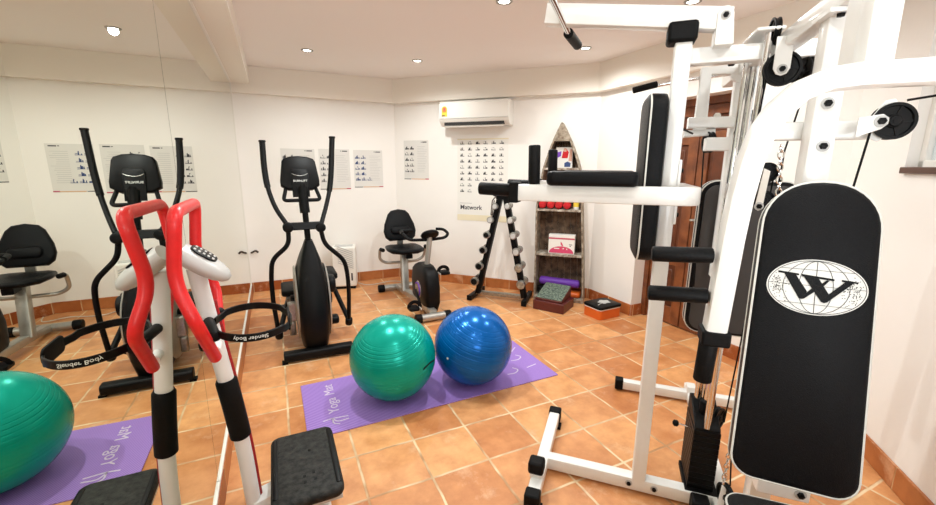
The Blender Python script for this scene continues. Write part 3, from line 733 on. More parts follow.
tag(obj('rope_loop', bm, 'brownside'), 'thin brown rope loop hanging from the top of dumbbell rack', 'rope')

# ------------------------------------------------------------------ boat-shaped shelf and what stands in it
S0 = V3(2.6, 3.6, 0); SD = .235
def sp(s, off, z): return S0+dR*s+nR_*off+ZA*z
lev = [(0, .165, .268), (.5, .147, .256), (1.0, .122, .243), (1.2, .122, .222), (1.43, .124, .192), (1.6, .118, .135), (1.75, .110, .075), (1.885, .104, .008)]
def edge(z):
    for (z0, c0, h0), (z1, c1, h1) in zip(lev[:-1], lev[1:]):
        if z <= z1:
            k = (z-z0)/(z1-z0); return c0+(c1-c0)*k, h0+(h1-h0)*k
    return lev[-1][1:]
bs_ = thing('boat_shelf', 'weathered wooden boat-shaped bookshelf standing upright by the angled wall', 'shelf', sp(.15, .1, 0))
zs = [i*1.885/24 for i in range(25)]
for sg in (-1, 1):
    bm = BM(); R = []
    for z in zs:
        c, hw = edge(z); o = c+sg*hw; inn = c+sg*max(hw-.016, .001)
        dp = SD*(1-.35*(z/1.885)**2)
        R.append([sp(o, SD-dp, z), sp(o, SD, z), sp(inn, SD, z), sp(inn, SD-dp, z)])
    rings(bm, R); obj('side_panel', bm, 'board', bs_)
nP = 7
bm = BM()
for k in range(nP):
    R = []
    for z in zs:
        c, hw = edge(z); hw = max(hw-.012, .001)
        a = c-hw+2*hw*k/nP+.001; b = c-hw+2*hw*(k+1)/nP-.001
        R.append([sp(a, SD-.004-.002*(k % 2), z), sp(b, SD-.004-.002*(k % 2), z), sp(b, SD+.006, z), sp(a, SD+.006, z)])
    rings(bm, R)
obj('back_planks', bm, 'plank', bs_)
for z in (.045, .52, 1.0, 1.43):
    c, hw = edge(z); dp = SD*(1-.35*(z/1.885)**2)
    bm = BM(); box(bm, sp(c, SD-dp/2, z-.011), (2*hw-.03, dp-.004, .022), (dR, nR_, ZA)); obj('shelf_board', bm, 'shelfedge', bs_, bevel=.002)
bm = BM(); R = []
for z in (1.70, 1.76, 1.82, 1.88):
    c, hw = edge(z); dp = SD*(1-.35*(z/1.885)**2); hw = max(hw-.014, .003)
    R.append([sp(c-hw, SD-dp-.004, z), sp(c+hw, SD-dp-.004, z), sp(c+hw, SD, z), sp(c-hw, SD, z)])
rings(bm, R); obj('bow_block', bm, 'board', bs_)
bm = BM(); c, hw = edge(.02); box(bm, sp(c, .02, .02), (2*hw-.03, .02, .04), (dR, nR_, ZA)); obj('toe_board', bm, 'board', bs_)
# picture book on the top shelf
pb = thing('picture_book', 'upright picture book with figures on its cover, on topmost shelf board', 'book', sp(.14, .12, 1.43))
bm = BM(); box(bm, sp(.14, .13, 1.535), (.17, .02, .21), (dR, nR_, ZA)); obj('cover', bm, 'paper2', pb)
bm = BM(); oo = sp(.055, .118, 1.43)
with MI(bm, 0): slab(bm, oo, dR, ZA, -nR_, [(.06, .1), (.12, .1), (.13, .16), (.1, .2), (.07, .17)], .001)
with MI(bm, 1): slab(bm, oo-nR_*.001, dR, ZA, -nR_, [(.075, .165), (.105, .165), (.105, .195), (.09, .205), (.075, .195)], .001)
with MI(bm, 2): slab(bm, oo, dR, ZA, -nR_, [(.09, .01), (.15, .01), (.155, .05), (.12, .065), (.09, .05)], .001)
with MI(bm, 3): slab(bm, oo, dR, ZA, -nR_, [(.01, .1), (.05, .12), (.055, .17), (.015, .16)], .001)
with MI(bm, 4): slab(bm, oo, dR, ZA, -nR_, [(.13, .07), (.165, .07), (.165, .19), (.14, .19)], .001)
obj('cover_print', bm, ['redcloth', 'skin', 'inkblue', 'purple2', 'skin'], pb)
# towels, bottle
for i, (s, lab) in enumerate(((-.055, 'rolled red towel at left end of the middle shelf board'), (.03, 'rolled red towel second from left on the middle shelf board'), (.115, 'rolled red towel third from left on the middle shelf board'), (.20, 'rolled red towel nearest the white bottle on the shelf'))):
    bm = BM(); z0 = 1.0+.044
    R = []
    for j, y in enumerate((.03, .035, .06, .16, .2)):
        rr_ = (.030, .037, .0395, .0395, .034)[j]
        R.append([sp(s+rr_*math.cos(a)*(1+.06*math.sin(3*a+i)), y, z0+rr_*math.sin(a)*(1+.06*math.cos(2*a+i))) for a in [2*PI*q/18 for q in range(18)]])
    rings(bm, R); tag(obj('towel', bm, 'redcloth', angle=60), lab, 'towel', 'red towels on the shelf')
bt_ = thing('bottle', 'white and yellow plastic bottle beside the red towels on shelf', 'bottle', sp(.30, .08, 1.0))
bm = BM(); lathe(bm, sp(.295, .08, 1.0), ZA, [(.028, .001), (.03, .01), (.03, .11), (.02, .13), (.012, .14)], 18); bb = obj('body', bm, 'whitepl', bt_)
bm = BM(); lathe(bm, sp(.295, .08, 1.0), ZA, [(.0302, .03), (.0308, .035), (.0308, .08), (.0302, .085)], 18); obj('label_band', bm, 'yellow', bt_)
bm = BM(); lathe(bm, sp(.295, .08, 1.0), ZA, [(.014, .138), (.014, .16), (.01, .163)], 14); obj('cap', bm, 'whitepl', bt_)
# pink and white box
pk = thing('cardboard_box', 'white box with pink print on the shelf board below the towels', 'box', sp(.165, .1, .52))
bm = BM(); box(bm, sp(.166, .10, .625), (.275, .10, .205), (dR, nR_, ZA)); obj('carton', bm, 'paper', pk, bevel=.002)
bm = BM(); oo = sp(.03, .0495, .524)
with MI(bm, 0): quad(bm, oo, dR, ZA, 0, .155, .272, .172)
with MI(bm, 1): bm.faces.new([bm.verts.new(oo+dR*(.136+.13*math.cos(a))+ZA*(.005+.075*math.sin(a))) for a in [PI*k/14 for k in range(15)]])
with MI(bm, 2): quad(bm, oo-nR_*.0005, dR, ZA, .06, .05, .115, .06); quad(bm, oo-nR_*.0005, dR, ZA, .15, .05, .165, .062); quad(bm, oo-nR_*.0005, dR, ZA, .19, .045, .2, .058)
with MI(bm, 3): bm.faces.new([bm.verts.new(oo-nR_*.0002+dR*x+ZA*z) for x, z in ((.125, .13), (.14, .12), (.155, .09), (.145, .08), (.128, .1))])
with MI(bm, 4): quad(bm, oo, dR, ZA, .215, .098, .25, .105); quad(bm, oo, dR, ZA, .222, .082, .235, .09)
obj('box_print', bm, ['inkred', 'pink', 'paper', 'pink', 'ink'], pk)
# foam roll, orange bundle
fr = thing('foam_mat_roll', 'purple rolled foam mat lying across the bottom shelf board', 'foam roll', sp(.16, .1, .1))
bm = BM(); cyl(bm, sp(-.055, .10, .20), sp(.375, .10, .185), .045, 22, round_=.018); obj('roll', bm, 'purple2', fr)
for s in (-.0571, .3771):
    bm = BM(); cyl(bm, sp(s-.002, .10, .20 if s < 0 else .185), sp(s+.002, .10, .20 if s < 0 else .185), .02, 16); obj('end_spiral', bm, 'purple2', fr)
bm = BM(); padshape(bm, sp(.32, .10, .046), dR, nR_, ZA, rpoly(.15, .15, .04), .055, .02)
tag(obj('folded_cloth', bm, 'orange', angle=60), 'folded orange cloth on bottom shelf board under the purple roll', 'cloth')
bm = BM(); box(bm, sp(.08, .12, .094), (.30, .14, .092), (dR, nR_, ZA))  # invented box: fills the dark space under the roll and carries it
tag(obj('dark_filler_box', bm, 'blackpl', bevel=.008), 'added dark box filling the darkness beneath purple foam roll on bottom shelf board', 'box')

# slant board
q1, q2, q3 = V3(2.332, 3.389, 0), V3(2.496, 3.122, 0), V3(2.784, 3.36, 0)
ea = (q2-q1).normalized(); eb = V3(-ea.y, ea.x, 0); eb = eb if eb.dot(q3-q2) > 0 else -eb
ea = (q3-q2).normalized(); eb = V3(ea.y, -ea.x, 0)
sx_ = (q3-q2).length; so = (q1+q3)/2
ea = (q2-q1).normalized(); eb = V3(-ea.y, ea.x, 0)
so = (q1+q2)/2+eb*.16
sw_ = thing('slant_board', 'dark red wooden slant board with patterned green top, in front of shelf', 'slant board', so)
la, lb = .33, .30
bm = BM(); box(bm, so+ZA*.05, (la, lb, .10), (ea, eb, ZA)); obj('base_box', bm, 'maroon', sw_, bevel=.006)
bm = BM(); rings(bm, [[so+ea*s-eb*lb*.42+ZA*.101, so+ea*s+eb*lb*.5+ZA*.101, so+ea*s+eb*lb*.5+ZA*.215, so+ea*s-eb*lb*.42+ZA*.118] for s in (-.15, .13)]); obj('tilted_top', bm, 'maroon', sw_, bevel=.004)
bm = BM(); tv = (eb*lb*.92+ZA*.097).normalized(); tn = ea.cross(tv); box(bm, so-ea*.01+eb*lb*.04+ZA*.1705, (.275, lb*.93, .008), (ea, tv, tn)); obj('textile_cover', bm, 'textile', sw_, bevel=.002)
# black lidded orange box
ob_ = thing('lidded_box', 'low orange box with black patterned lid on floor beside the wall', 'box', (2.85, 2.96, 0))
br = math.radians(3); bX = V3(math.cos(br), math.sin(br), 0); bY = V3(-math.sin(br), math.cos(br), 0); bO = V3(2.860, 2.965, 0)
bm = BM(); slab(bm, bO, bX, bY, ZA, rpoly(.285, .225, .03, 4), .094); obj('body', bm, 'orange', ob_, bevel=.003)
bm = BM(); slab(bm, bO+ZA*.0935, bX, bY, ZA, rpoly(.292, .233, .034, 4), .008); obj('rim', bm, 'whitepl', ob_)
bm = BM(); padshape(bm, bO+ZA*.101, bX, bY, ZA, rpoly(.30, .24, .035, 4), .028, .008); ld = obj('lid', bm, 'blackpl', ob_, angle=50)
bm = BM()
slab(bm, bO+ZA*.1292+bX*.03+bY*.01, bX, bY, ZA, [(.062*math.cos(a)*(1+.15*math.sin(5*a)), .05*math.sin(a)*(1+.15*math.sin(5*a))) for a in [2*PI*k/40 for k in range(40)]], .0008)
slab(bm, bO+ZA*.1292-bX*.06-bY*.04, bX, bY, ZA, [(-.04, -.004), (.05, .03), (.05, .038), (-.04, .004)], .0008)
obj('lid_print', bm, 'grey_pl', ld)

# ------------------------------------------------------------------ belt massager in the foreground
bmr = thing('belt_massager', 'white-poled massage machine with red handles and black belt, beside the mirror', 'exercise machine', (-.1, 1.66, 0))
pole = fillet([(-.262, 1.625, 1.10), (-.238, 1.64, .85), (-.190, 1.662, .42), (-.176, 1.68, .06)], .2)
bm = BM(); tube(bm, pole, .0275, 20); pl_ = obj('pole', bm, 'pole', bmr)
bm = BM(); tube(bm, [p+V3(.022, .016, 0) for p in pole[1:]], .013, 10); obj('red_stripe', bm, 'redtrim', pl_)
def at_z(z):
    for a, b in zip(pole[:-1], pole[1:]):
        if b.z <= z <= a.z: return a+(b-a)*((a.z-z)/max(a.z-b.z, 1e-6))
    return pole[-1]
bm = BM(); tube(bm, [at_z(z) for z in (.665, .655, .55, .45, .415,   .41)], .037, 20, scale=[.86, 1, 1, 1, 1, .86]); obj('foam_sleeve', bm, 'foam', bmr)
near = [(-.225, 1.54, .80), (-.235, 1.372, .975), (-.283, 1.405, 1.106), (-.254, 1.375, 1.311)]
far = [(-.225, 1.69, .80), (-.235, 1.83, .975), (-.283, 1.79, 1.106), (-.262, 1.785, 1.306)]
path = near + far[::-1]
bm = BM(); pp_ = fillet(path, [.05, .06, .05, .05, .06, .05], 7); tube(bm, pp_, .0190, 18); obj('red_handle', bm, 'red', bmr)
bm = BM(); cyl(bm, (-.226, 1.56, .815), (-.226, 1.70, .815), .016); obj('handle_bracket', bm, 'pole', bmr)
# console head
bm = BM(); R = []
c0, c1_ = V3(-.292, 1.585, 1.165), V3(-.160, 1.585, 1.062)
dd = (c1_-c0); dl = dd.length; dd.normalize(); ny = YA; nz = ny.cross(dd) if ny.cross(dd).z > 0 else dd.cross(ny)
for k, (t, ry, rz) in enumerate(((0, .05, .022), (.01, .064, .03), (.25, .074, .034), (.5, .074, .034), (.75, .062, .03), (.92, .04, .021), (1.0, .016, .009))):
    R.append([c0+dd*dl*t+ny*ry*math.cos(a)+nz*rz*math.sin(a) for a in [2*PI*i/24 for i in range(24)]])
rings(bm, R); hd = obj('console_head', bm, 'grey_pl', bmr, angle=60)
bm = BM(); padshape(bm, c0+dd*.06+nz*.028, dd, ny, nz, rpoly(.085, .09, .03), .007, .003); scn = obj('control_panel', bm, 'blackpl', hd)
bm = BM()
for i in range(5):
    for j in range(2): padshape(bm, c0+dd*(.03+.015*i)+nz*.0345+ny*(.02-.04*j), dd, ny, nz, rpoly(.008, .02, .003, 2), .002, .0008)
obj('buttons', bm, 'grey_pl', scn)
# belt
ctr = V3(-.102, 1.565, .908); bw = .026
bp = []
for k in range(49):
    a = math.radians(168-k*336/48)
    x = .122*math.cos(a); y = .168*math.sin(a)
    bp.append(ctr+V3(x, y, -.10*(x+.15)*.5+ (.006 if abs(y) > .1 else 0)))
bm = BM(); sweep(bm, bp, rrect(.007, bw, .002, 1), up=ZA); bl = obj('belt', bm, 'matte_black', bmr)
tm = BM(); text(tm, 'Slender Body', V3(0, 0, 0), XA, ZA, .017, depth=.0006)
for v in tm.verts:
    a = -PI/2 - v.co.x*1.28/.145; x = .122*math.cos(a); yy = .168*math.sin(a)
    nr = V3(math.cos(a)/.122, math.sin(a)/.168, 0).normalized()
    v.co = ctr+V3(x, yy, -.10*(x+.15)*.5+.006-v.co.z)+nr*(.0042-v.co.y)
obj('belt_lettering', tm, 'logo', bl)
bm = BM(); padshape(bm, ctr+V3(.118, 0, -.012), YA, ZA, -XA, rpoly(.14, .055, .025), .008, .003); obj('belt_pad', bm, 'rubber', bl)
bm = BM(); cyl(bm, (-.24, 1.60, .912), (-.205, 1.45, .905), .017, round_=.005); obj('belt_clamp', bm, 'rubber', bmr)
bm = BM(); cyl(bm, (-.24, 1.66, .912), (-.21, 1.70, .91), .017, round_=.005); obj('belt_clamp', bm, 'rubber', bmr)
# foot plate and base
bm = BM(); padshape(bm, (.028, 1.695, .162), XA, YA, ZA, rpoly(.268, .45, .04), .04, .014); fp = obj('foot_plate', bm, 'tread', bmr, angle=50)
for x in (-.088, .144):
    bm = BM(); padshape(bm, (x, 1.70, .198), XA, YA, ZA, rpoly(.022, .38, .01), .007, .004); obj('foot_plate_edge', bm, 'blackpl', fp)
for x, y in ((.02, 1.60), (.055, 1.61), (.02, 1.565), (.06, 1.57), (.05, 1.76)):
    bm = BM(); cyl(bm, (x, y, .2), (x, y, .2035), .007, 12); obj('foot_plate_stud', bm, 'blackpl', fp)
bm = BM(); box(bm, (.028, 1.70, .15), (.25, .42, .02)); obj('plate_tray', bm, 'grey_pl', bmr, bevel=.004)
bm = BM(); sq(bm, [(-.17, 1.69, .075), (.03, 1.70, .12), (.14, 1.70, .12)], .09, .06); obj('support_arm', bm, 'pole', bmr)
bm = BM(); tube(bm, [(-.165, 1.50, .035), (-.165, 1.78, .035)], .03); bb_ = obj('base_tube', bm, 'pole', bmr)
for y in (1.48, 1.76):
    bm = BM(); cyl(bm, (-.165, y, .034), (-.165, y+.04, .034), .034, round_=.006); obj('base_cap', bm, 'rubber', bb_)
bm = BM(); sq(bm, [(-.165, 1.69, .035), (.10, 1.70, .035)], .06, .05); obj('floor_tube', bm, 'pole', bmr)
bm = BM(); tube(bm, [(.085, 1.54, .032), (.085, 1.86, .032)], .03); obj('base_tube', bm, 'pole', bmr)

# ------------------------------------------------------------------ multi gym
GO = V3(1.394, 1.142, 0); s2 = math.sqrt(.5); GU = V3(s2, -s2, 0); GV = V3(s2, s2, 0)
def G(u, v, z): return GO+GU*u+GV*v+ZA*z
gy = thing('multi_gym', 'large white-framed multi gym with black pads and weight stack, on the right', 'multi gym', GO)
def part(name, bm, m='white', parent=gy, bevel=0, angle=35): return obj(name, bm, m, parent, bevel, angle)
def rail(name, pts, wd=.055, hg=None, up=ZA, fr=0, m='white', parent=gy):
    bm = BM(); sq(bm, [G(*p) for p in pts], wd, hg, up, fr); return part(name, bm, m, parent)
GA = (GU, GV, ZA)
def gbox(name, c, s, m='white', parent=gy, bevel=.004):
    bm = BM(); box(bm, G(*c), s, GA); return part(name, bm, m, parent, bevel)
def bolt(pairs, parent):
    for p, d in pairs:
        bm = BM(); q = G(*p); d = Vector(d)
        lathe(bm, q, d, [(.015, 0), (.015, .002)], 18); bo_ = obj('bolt', bm, 'grey_pl', parent)
        bm = BM(); lathe(bm, q, d, [(.0095, .0021), (.009, .009), (.007, .010)], 6); obj('bolt_head', bm, 'blackpl', bo_ if parent is gy else parent)
br_ = rail('base_rail', [(-.43, 0, .042), (.95, 0, .042)], .055, .06)
bolt([((-.06+.02, -.028, .045), -GV), ((.065, -.028, .045), -GV)], br_)
cf = rail('cross_foot', [(-.43, -.27, .045), (-.43, .39, .045)], .055, .055)
for v0 in (-.27, .39):
    e = gbox('end_cap', (-.43, v0, .046), (.066, .06, .068), 'rubber', cf, .008)
    e2 = gbox('rubber_foot', (-.43+.012, v0+(-.0 if v0 < 0 else -.05), .009), (.06, .05, .017), 'rubber', cf, .003)
st = rail('bumper_post', [(-.435, -.15, .07), (-.435, -.15, .10)], .055, .055, up=GU)
gbox('bumper_cap', (-.437, -.15, .118), (.07, .07, .058), 'rubber', st, .012)
u1 = rail('front_upright', [(0, 0, .06), (0, 0, 1.90)], .056, .056, up=GU)
bolt([((.026, 0, 1.43), GU), ((.026, 0, 1.28), GU)], u1)
gbox('top_bumper', (-.008, 0, 1.915), (.098, .09, .07), 'rubber', u1, .012)
tb_ = rail('top_beam', [(.02, .045, 1.842), (.47, .045, 1.842)], .055, .056)
# lat boom
lb_ = rail('lat_boom', [(-.50, 0, 2.03), (.14, 0, 1.945)], .055, .075, up=ZA)
bm = BM(); slab(bm, G(.10, -.032, 0), GU, ZA, GV, [(-.005, 1.86), (.055, 1.86), (.045, 1.965), (.03, 1.985), (.01, 1.985), (-.005, 1.965)], .064); pv = part('boom_hinge', bm, 'white', gy, .003)
bolt([((.12, -.0325, 1.955), -GV)], pv)
bm = BM(); tube(bm, [G(-.455, -.80, 1.99), G(-.436, -.25, 1.99), G(-.429, .12, 1.99), G(-.415, .28, 1.99)], .012); lbr = part('lat_bar', bm, 'chrome')
bm = BM(); tube(bm, [G(-.429, .12, 1.99), G(-.410, .31, 1.99)], .021, 16); obj('grip', bm, 'foam', lbr)
bm = BM(); tube(bm, [G(-.462, -.98, 1.99), G(-.455, -.78, 1.99)], .021, 16); obj('grip', bm, 'foam', lbr)
# dip arms
da = rail('dip_arm', [(-.55, -.225, 1.345), (.06, -.225, 1.345), (.06, .225, 1.345), (-.55, .225, 1.345)], .05, .062, up=ZA, fr=.05)
for v in (-.225, .225):
    sg = 1 if v > 0 else -1
    gbox('arm_collar', (-.555, v, 1.345), (.035, .064, .078), 'rubber', da, .004)
    bm = BM(); cyl(bm, G(-.555, v, 1.352), G(-.70, v, 1.356), .0245, 20, round_=.006); obj('hand_grip', bm, 'foam', da)
    bm = BM(); cyl(bm, G(-.483, v, 1.376), G(-.486, v, 1.52), .022, 20, round_=.006); obj('upright_grip', bm, 'foam', da)
    bm = BM(); padshape(bm, G(-.275, v, 1.374), GU, GV, ZA, rpoly(.315, .11, .03), .052, .014); obj('elbow_pad', bm, 'vinyl', da, angle=60)
gbox('clamp_plate', (.03, -.0, 1.42), (.012, .06, .10), 'white', da, .003); gbox('clamp_plate', (.03, -.0, 1.27), (.012, .06, .09), 'white', da, .003)
gbox('clamp_block', (.045, 0, 1.345), (.05, .06, .06), 'white', da, .003)
bolt([((.036, -.0, 1.43), GU), ((.036, 0, 1.26), GU)], da)
# dip back pad, with piping
def piped_pad(name, O, X, Y, N, poly, th, parent=gy, m='vinyl', r=.014, back='padback', board=True):
    bm = BM(); padshape(bm, O, X, Y, N, poly, th, r); p = obj(name, bm, m, parent, angle=60)
    bm = BM(); Oo, Xo, Yo, No = map(Vector, (O, X, Y, N))
    sweep(bm, [Oo+No*(th-r*.55)+Xo*x+Yo*y for x, y in offset(poly, r*.12)], circ(.0032, 6), closed=True); obj('piping', bm, 'piping', p)
    if not board: return p
    bm = BM(); sweep(bm, [Oo+No*(r*.5)+Xo*x+Yo*y for x, y in offset(poly, r*.12)], circ(.003, 6), closed=True); obj('piping', bm, 'piping', p)
    bm = BM(); slab(bm, Oo-No*.012, Xo, Yo, No, offset(poly, .02), .0125); obj('backing_board', bm, back, p)
    return p
pa_ = math.radians(4); pN = -GU*math.cos(pa_)-GV*math.sin(pa_); pX = -GV*math.cos(pa_)+GU*math.sin(pa_)
piped_pad('dip_back_pad', G(-.044, .01, 1.395), pX, ZA, pN, rpoly(.27, .62, .06, 6), .066, board=False)
# second rail, parallel, behind
r2 = rail('rear_rail', [(-.08, .9, .042), (1.05, .9, .042)], .055, .055)
gbox('end_cap', (-.085, .9, .043), (.05, .064, .066), 'rubber', r2, .006)
rail('link_rail', [(.34, 0, .045), (.34, 1.0, .045)], .055, .055)
gbox('rail_bracket', (.335, .9, .085), (.05, .07, .05), 'white', gy)
# weight stack
ws = thing('x', '', '') if False else None
for k in range(11):
    z = .075+.0255*k
    bm = BM(); box(bm, G(.246, .095, z+.0122), (.102, .19, .0238), GA)
    obj('weight_plate', bm, 'plate', gy, bevel=.003)
bm = BM(); rings(bm, [[G(uu, .0, .357), G(uu, .19, .357), G(uu, .19, .425), G(uu, .15, .43), G(uu, .01, .372)] for uu in (.197, .295)]); part('stack_head', bm, 'plate', gy, .004)
bm = BM(); cyl(bm, G(.246, .083, .385), G(.246, .083, .455), .026, round_=.01); part('stack_knob', bm, 'rubber')
bm = BM(); cyl(bm, G(.196, .06, .325), G(.13, .06, .335), .004, 10); sp_ = part('selector_pin', bm, 'chrome')
bm = BM(); lathe(bm, G(.145, .06, .333), -GU, [(.008, 0), (.014, .006), (.014, .018), (.006, .024)], 16); obj('pin_knob', bm, 'rubber', sp_)
gbox('stack_base', (.25, .08, .062), (.13, .2, .024), 'rubber', gy)
for ua, ub, v, z0 in ((.241, .266, .004, .372), (.222, .244, .15, .41), (.246, .270, .15, .41)):
    bm = BM(); cyl(bm, G(ua, v, z0), G(ub, v, 1.90), .0135, 16); part('guide_rod', bm, 'chrome')
bm = BM(); cyl(bm, G(.246, .085, .43), G(.252, .085, .62), .012, 14); part('lift_rod', bm, 'chrome')
gbox('rod_cap', (.262, .07, 1.902), (.085, .19, .012), 'white', gy)
# seat station upright
u2_ = rail('seat_upright', [(.326, -.355, .06), (.326, -.355, 1.84)], .06, .06, up=GU)
bolt([((.323, -.386, 1.61), -GV), ((.329, -.386, 1.50), -GV)], u2_)
rail('seat_rail', [(.318, 0, .042), (.318, -1.05, .042)], .055, .055)
gbox('base_shoe', (.24, -.06, .045), (.07, .07, .07), 'rubber', gy, .01)
tv_ = rail('top_cross_beam', [(.325, .10, 1.862), (.325, -.98, 1.862)], .055, .055)
gbox('top_plate', (.326, -.37, 1.828), (.09, .11, .012), 'white', tv_, .002)
bolt([((.31, -.41, 1.823), -ZA)], tv_)
# press arm: inverted U in front of the seat
half = [(.033, 1.10), (.037, 1.20), (.041, 1.30), (.046, 1.38), (.054, 1.45), (.066, 1.505), (.086, 1.545), (.115, 1.577), (.155, 1.595), (.20, 1.5995)]
ARC = [(u, -.84, z) for u, z in half]+[(.285, -.84, 1.60)]+[(.57-u, -.84, z) for u, z in half[::-1]]
pa = rail('press_arm', ARC, .040, .05, up=GV)
for u, sg in ((.034, -1), (.536, 1)):
    gbox('arm_cap', (u, -.84, 1.092), (.054, .054, .034), 'rubber', pa, .005)
    for z in (1.262, 1.175):
        bm = BM(); cyl(bm, G(u+sg*.02, -.84, z+.002), G(u+sg*.137, -.84, z-.003), .0165, 18, round_=.005); obj('press_grip', bm, 'foam', pa)
    bm = BM(); cyl(bm, G(u-.008, -.84, 1.085), G(u-.011, -.84, .985), .0185, 18, round_=.004); obj('hanging_grip', bm, 'foam', pa)
rail('press_lever', [(.214, -.84, 1.612), (.208, -.84, 1.95)], .042, .048, up=GV)
bm = BM(); slab(bm, G(.20, -.815, 0), GV, ZA, GU, [(0, 1.615), (.07, 1.615), (.07, 1.95), (0, 1.95)], .008); part('lever_gusset', bm, 'white', gy, .001)
lvh = gbox('lever_hinge', (.262, -.84, 1.86), (.075, .06, .05), 'white', gy)
# W pad
wc_ = G(.294, -.600, 1.038); ba, by = .248, -.083
WX = (GU*math.cos(by)+GV*math.sin(by)).normalized(); WB = (-GU*math.sin(by)+GV*math.cos(by)); WY = (ZA*math.cos(ba)+WB*math.sin(ba)).normalized(); WN = WX.cross(WY).normalized()
wp_, hp = .240, .768
outl = [(.121-.05+.05*math.cos(math.radians(a)), -hp/2+.05+.05*math.sin(math.radians(a))) for a in range(270, 361, 15)]
outl += [(wp_/2*math.copysign(abs(math.cos(math.radians(a)))**.9, math.cos(math.radians(a))), hp/2-.118+.118*abs(math.sin(math.radians(a)))) for a in range(0, 181, 10)]
outl += [(-.141+.05+.05*math.cos(math.radians(a)), -hp/2+.05+.05*math.sin(math.radians(a))) for a in range(180, 271, 15)]
wpad = piped_pad('seat_back_pad', wc_-WN*.055, WX, WY, WN, outl, .055, r=.012)
bm = BM(); LO = wc_+WN*.0006+WY*.117+WX*.001
ea_, eb_ = .101, .069
def ell(k, a, b, n=56, cx=0, cy=0): return [(cx+a*math.cos(2*PI*i/n), cy+b*math.sin(2*PI*i/n)) for i in range(n)]
n0 = len(bm.faces); slab(bm, LO, WX, WY, WN, ell(0, ea_, eb_), .0005); setmi(bm, n0, 0)
def lineq(pts, wd, h=.0012, closed=False):
    sweep(bm, [LO+WX*x+WY*y+WN*h for x, y in pts], [(-wd/2, -.0002), (wd/2, -.0002), (wd/2, .0002), (-wd/2, .0002)], up=WN, closed=closed)
n0 = len(bm.faces)
lineq(ell(0, ea_*.965, eb_*.955), .0012, closed=True)
for k in (.34, .66):
    for sg in (-1, 1):
        lineq([(sg*ea_*k*math.cos(t), eb_*.94*math.sin(t)) for t in [(-.5+i/16)*PI for i in range(17)]], .0011)
lineq([(0, -eb_*.94), (0, eb_*.94)], .0012)
for k in (-.62, .05, .62):
    xm = ea_*.95*math.sqrt(1-k*k); lineq([(-xm, eb_*k), (xm, eb_*k)], .0009)
# stippled continents
rs = random.Random(3)
for i in range(220):
    cx, cy = (rs.gauss(-.078, .010), rs.gauss(.0, .017)) if i < 110 else (rs.gauss(.074, .012), rs.gauss(-.006, .019))
    if (cx/ea_)**2+(cy/eb_)**2 > .85: continue
    s = .0009
    quad(bm, LO+WN*.0009, WX, WY, cx-s, cy-s, cx+s, cy+s)
# the slanting double W with serifs
def poly(pts, h=.0016):
    slab(bm, LO+WN*h, WX, WY, WN, pts, .0003)
def EP(pts): return [((x-413)/287*ea_, -(y-262)/163*eb_) for x, y in pts][::-1]
for k, q in enumerate(([(190, 180), (312, 189), (312, 200), (190, 192)], [(222, 188), (292, 193), (366, 290), (352, 330), (338, 338), (322, 335)],
          [(338, 338), (352, 334), (408, 288), (392, 268), (345, 318)], [(328, 190), (512, 204), (512, 216), (328, 204)],
          [(336, 198), (424, 206), (492, 300), (480, 342), (465, 348), (448, 342)], [(465, 348), (482, 342), (622, 214), (575, 212), (485, 298)],
          [(418, 262), (470, 214), (486, 216), (434, 276)], [(552, 204), (640, 210), (640, 219), (552, 215)])):
    poly(EP(q), .0014+.0002*k)
setmi(bm, n0, 1)
lg = obj('globe_emblem', bm, ['logo', 'vinyl'], wpad)
# seat
piped_pad('seat', G(.30, -.76, .484), GU, GV, ZA, rpoly(.27, .37, .05, 5), .055)
rail('seat_post', [(.318, -.76, .05), (.318, -.76, .472)], .05, .05, up=GU)
sbk = gbox('pad_bracket', (.335, -.44, .525), (.13, .14, .05), 'white', gy)
bolt([((.375, -.511, .525), -GV)], sbk)
gbox('pad_bracket', (.318, -.43, 1.25), (.05, .12, .05), 'white', gy)
# opposite station: tall pad seen from behind
piped_pad('rear_back_pad', G(.37, .40, 1.01), -GU, (ZA*.995+GV*-.06).normalized(), GV, rpoly(.39, .75, .07, 6), .065, m='vinyl')
rail('rear_upright', [(.27, .34, .95), (.27, .34, 1.82)], .05, .05, up=GU)
rail('rear_top_beam', [(.27, .03, 1.842), (.27, .60, 1.842)], .05, .05)
# pulleys
def pulley(name, c, axis, r, w=.02, parent=gy):
    bm = BM(); ax_ = Vector(axis).normalized(); q = G(*c)-ax_*w/2
    lathe(bm, q, ax_, [(.012, -.004), (.014, 0), (r*.35, .001), (r*.38, w*.3), (r*.8, w*.3), (r*.84, 0), (r, 0), (r, w*.16), (r*.9, w*.5), (r, w*.84), (r, w), (r*.84, w), (r*.8, w*.7), (r*.38, w*.7), (r*.35, w*.99), (.014, w), (.012, w+.004)], 32)
    s = ax_.cross(ZA if abs(ax_.z) < .9 else XA).normalized(); t = s.cross(ax_)
    for k in range(5):
        a = 2*PI*k/5; d = s*math.cos(a)+t*math.sin(a); box(bm, G(*c)+d*r*.58, (r*.5, w*.7, .006), (d, ax_, d.cross(ax_)))
    p = obj(name, bm, 'blackpl', parent)
    bm = BM(); cyl(bm, G(*c)-ax_*(w/2+.006), G(*c)+ax_*(w/2+.006), .006, 10); obj('axle', bm, 'matte_black', p)
    return p
hb = rail('pulley_bar', [(.20, -.30, 1.545), (.455, -.30, 1.545)], .045, .05)
bm = BM(); slab(bm, G(.44, -.348, 1.5), GU, ZA, GV, [(0, .02), (.02, .012), (.055, .045), (.07, .07), (.06, .10), (.04, .12), (.02, .115), (0, .08)], .006); part('pulley_plate', bm, 'white', gy, .001)
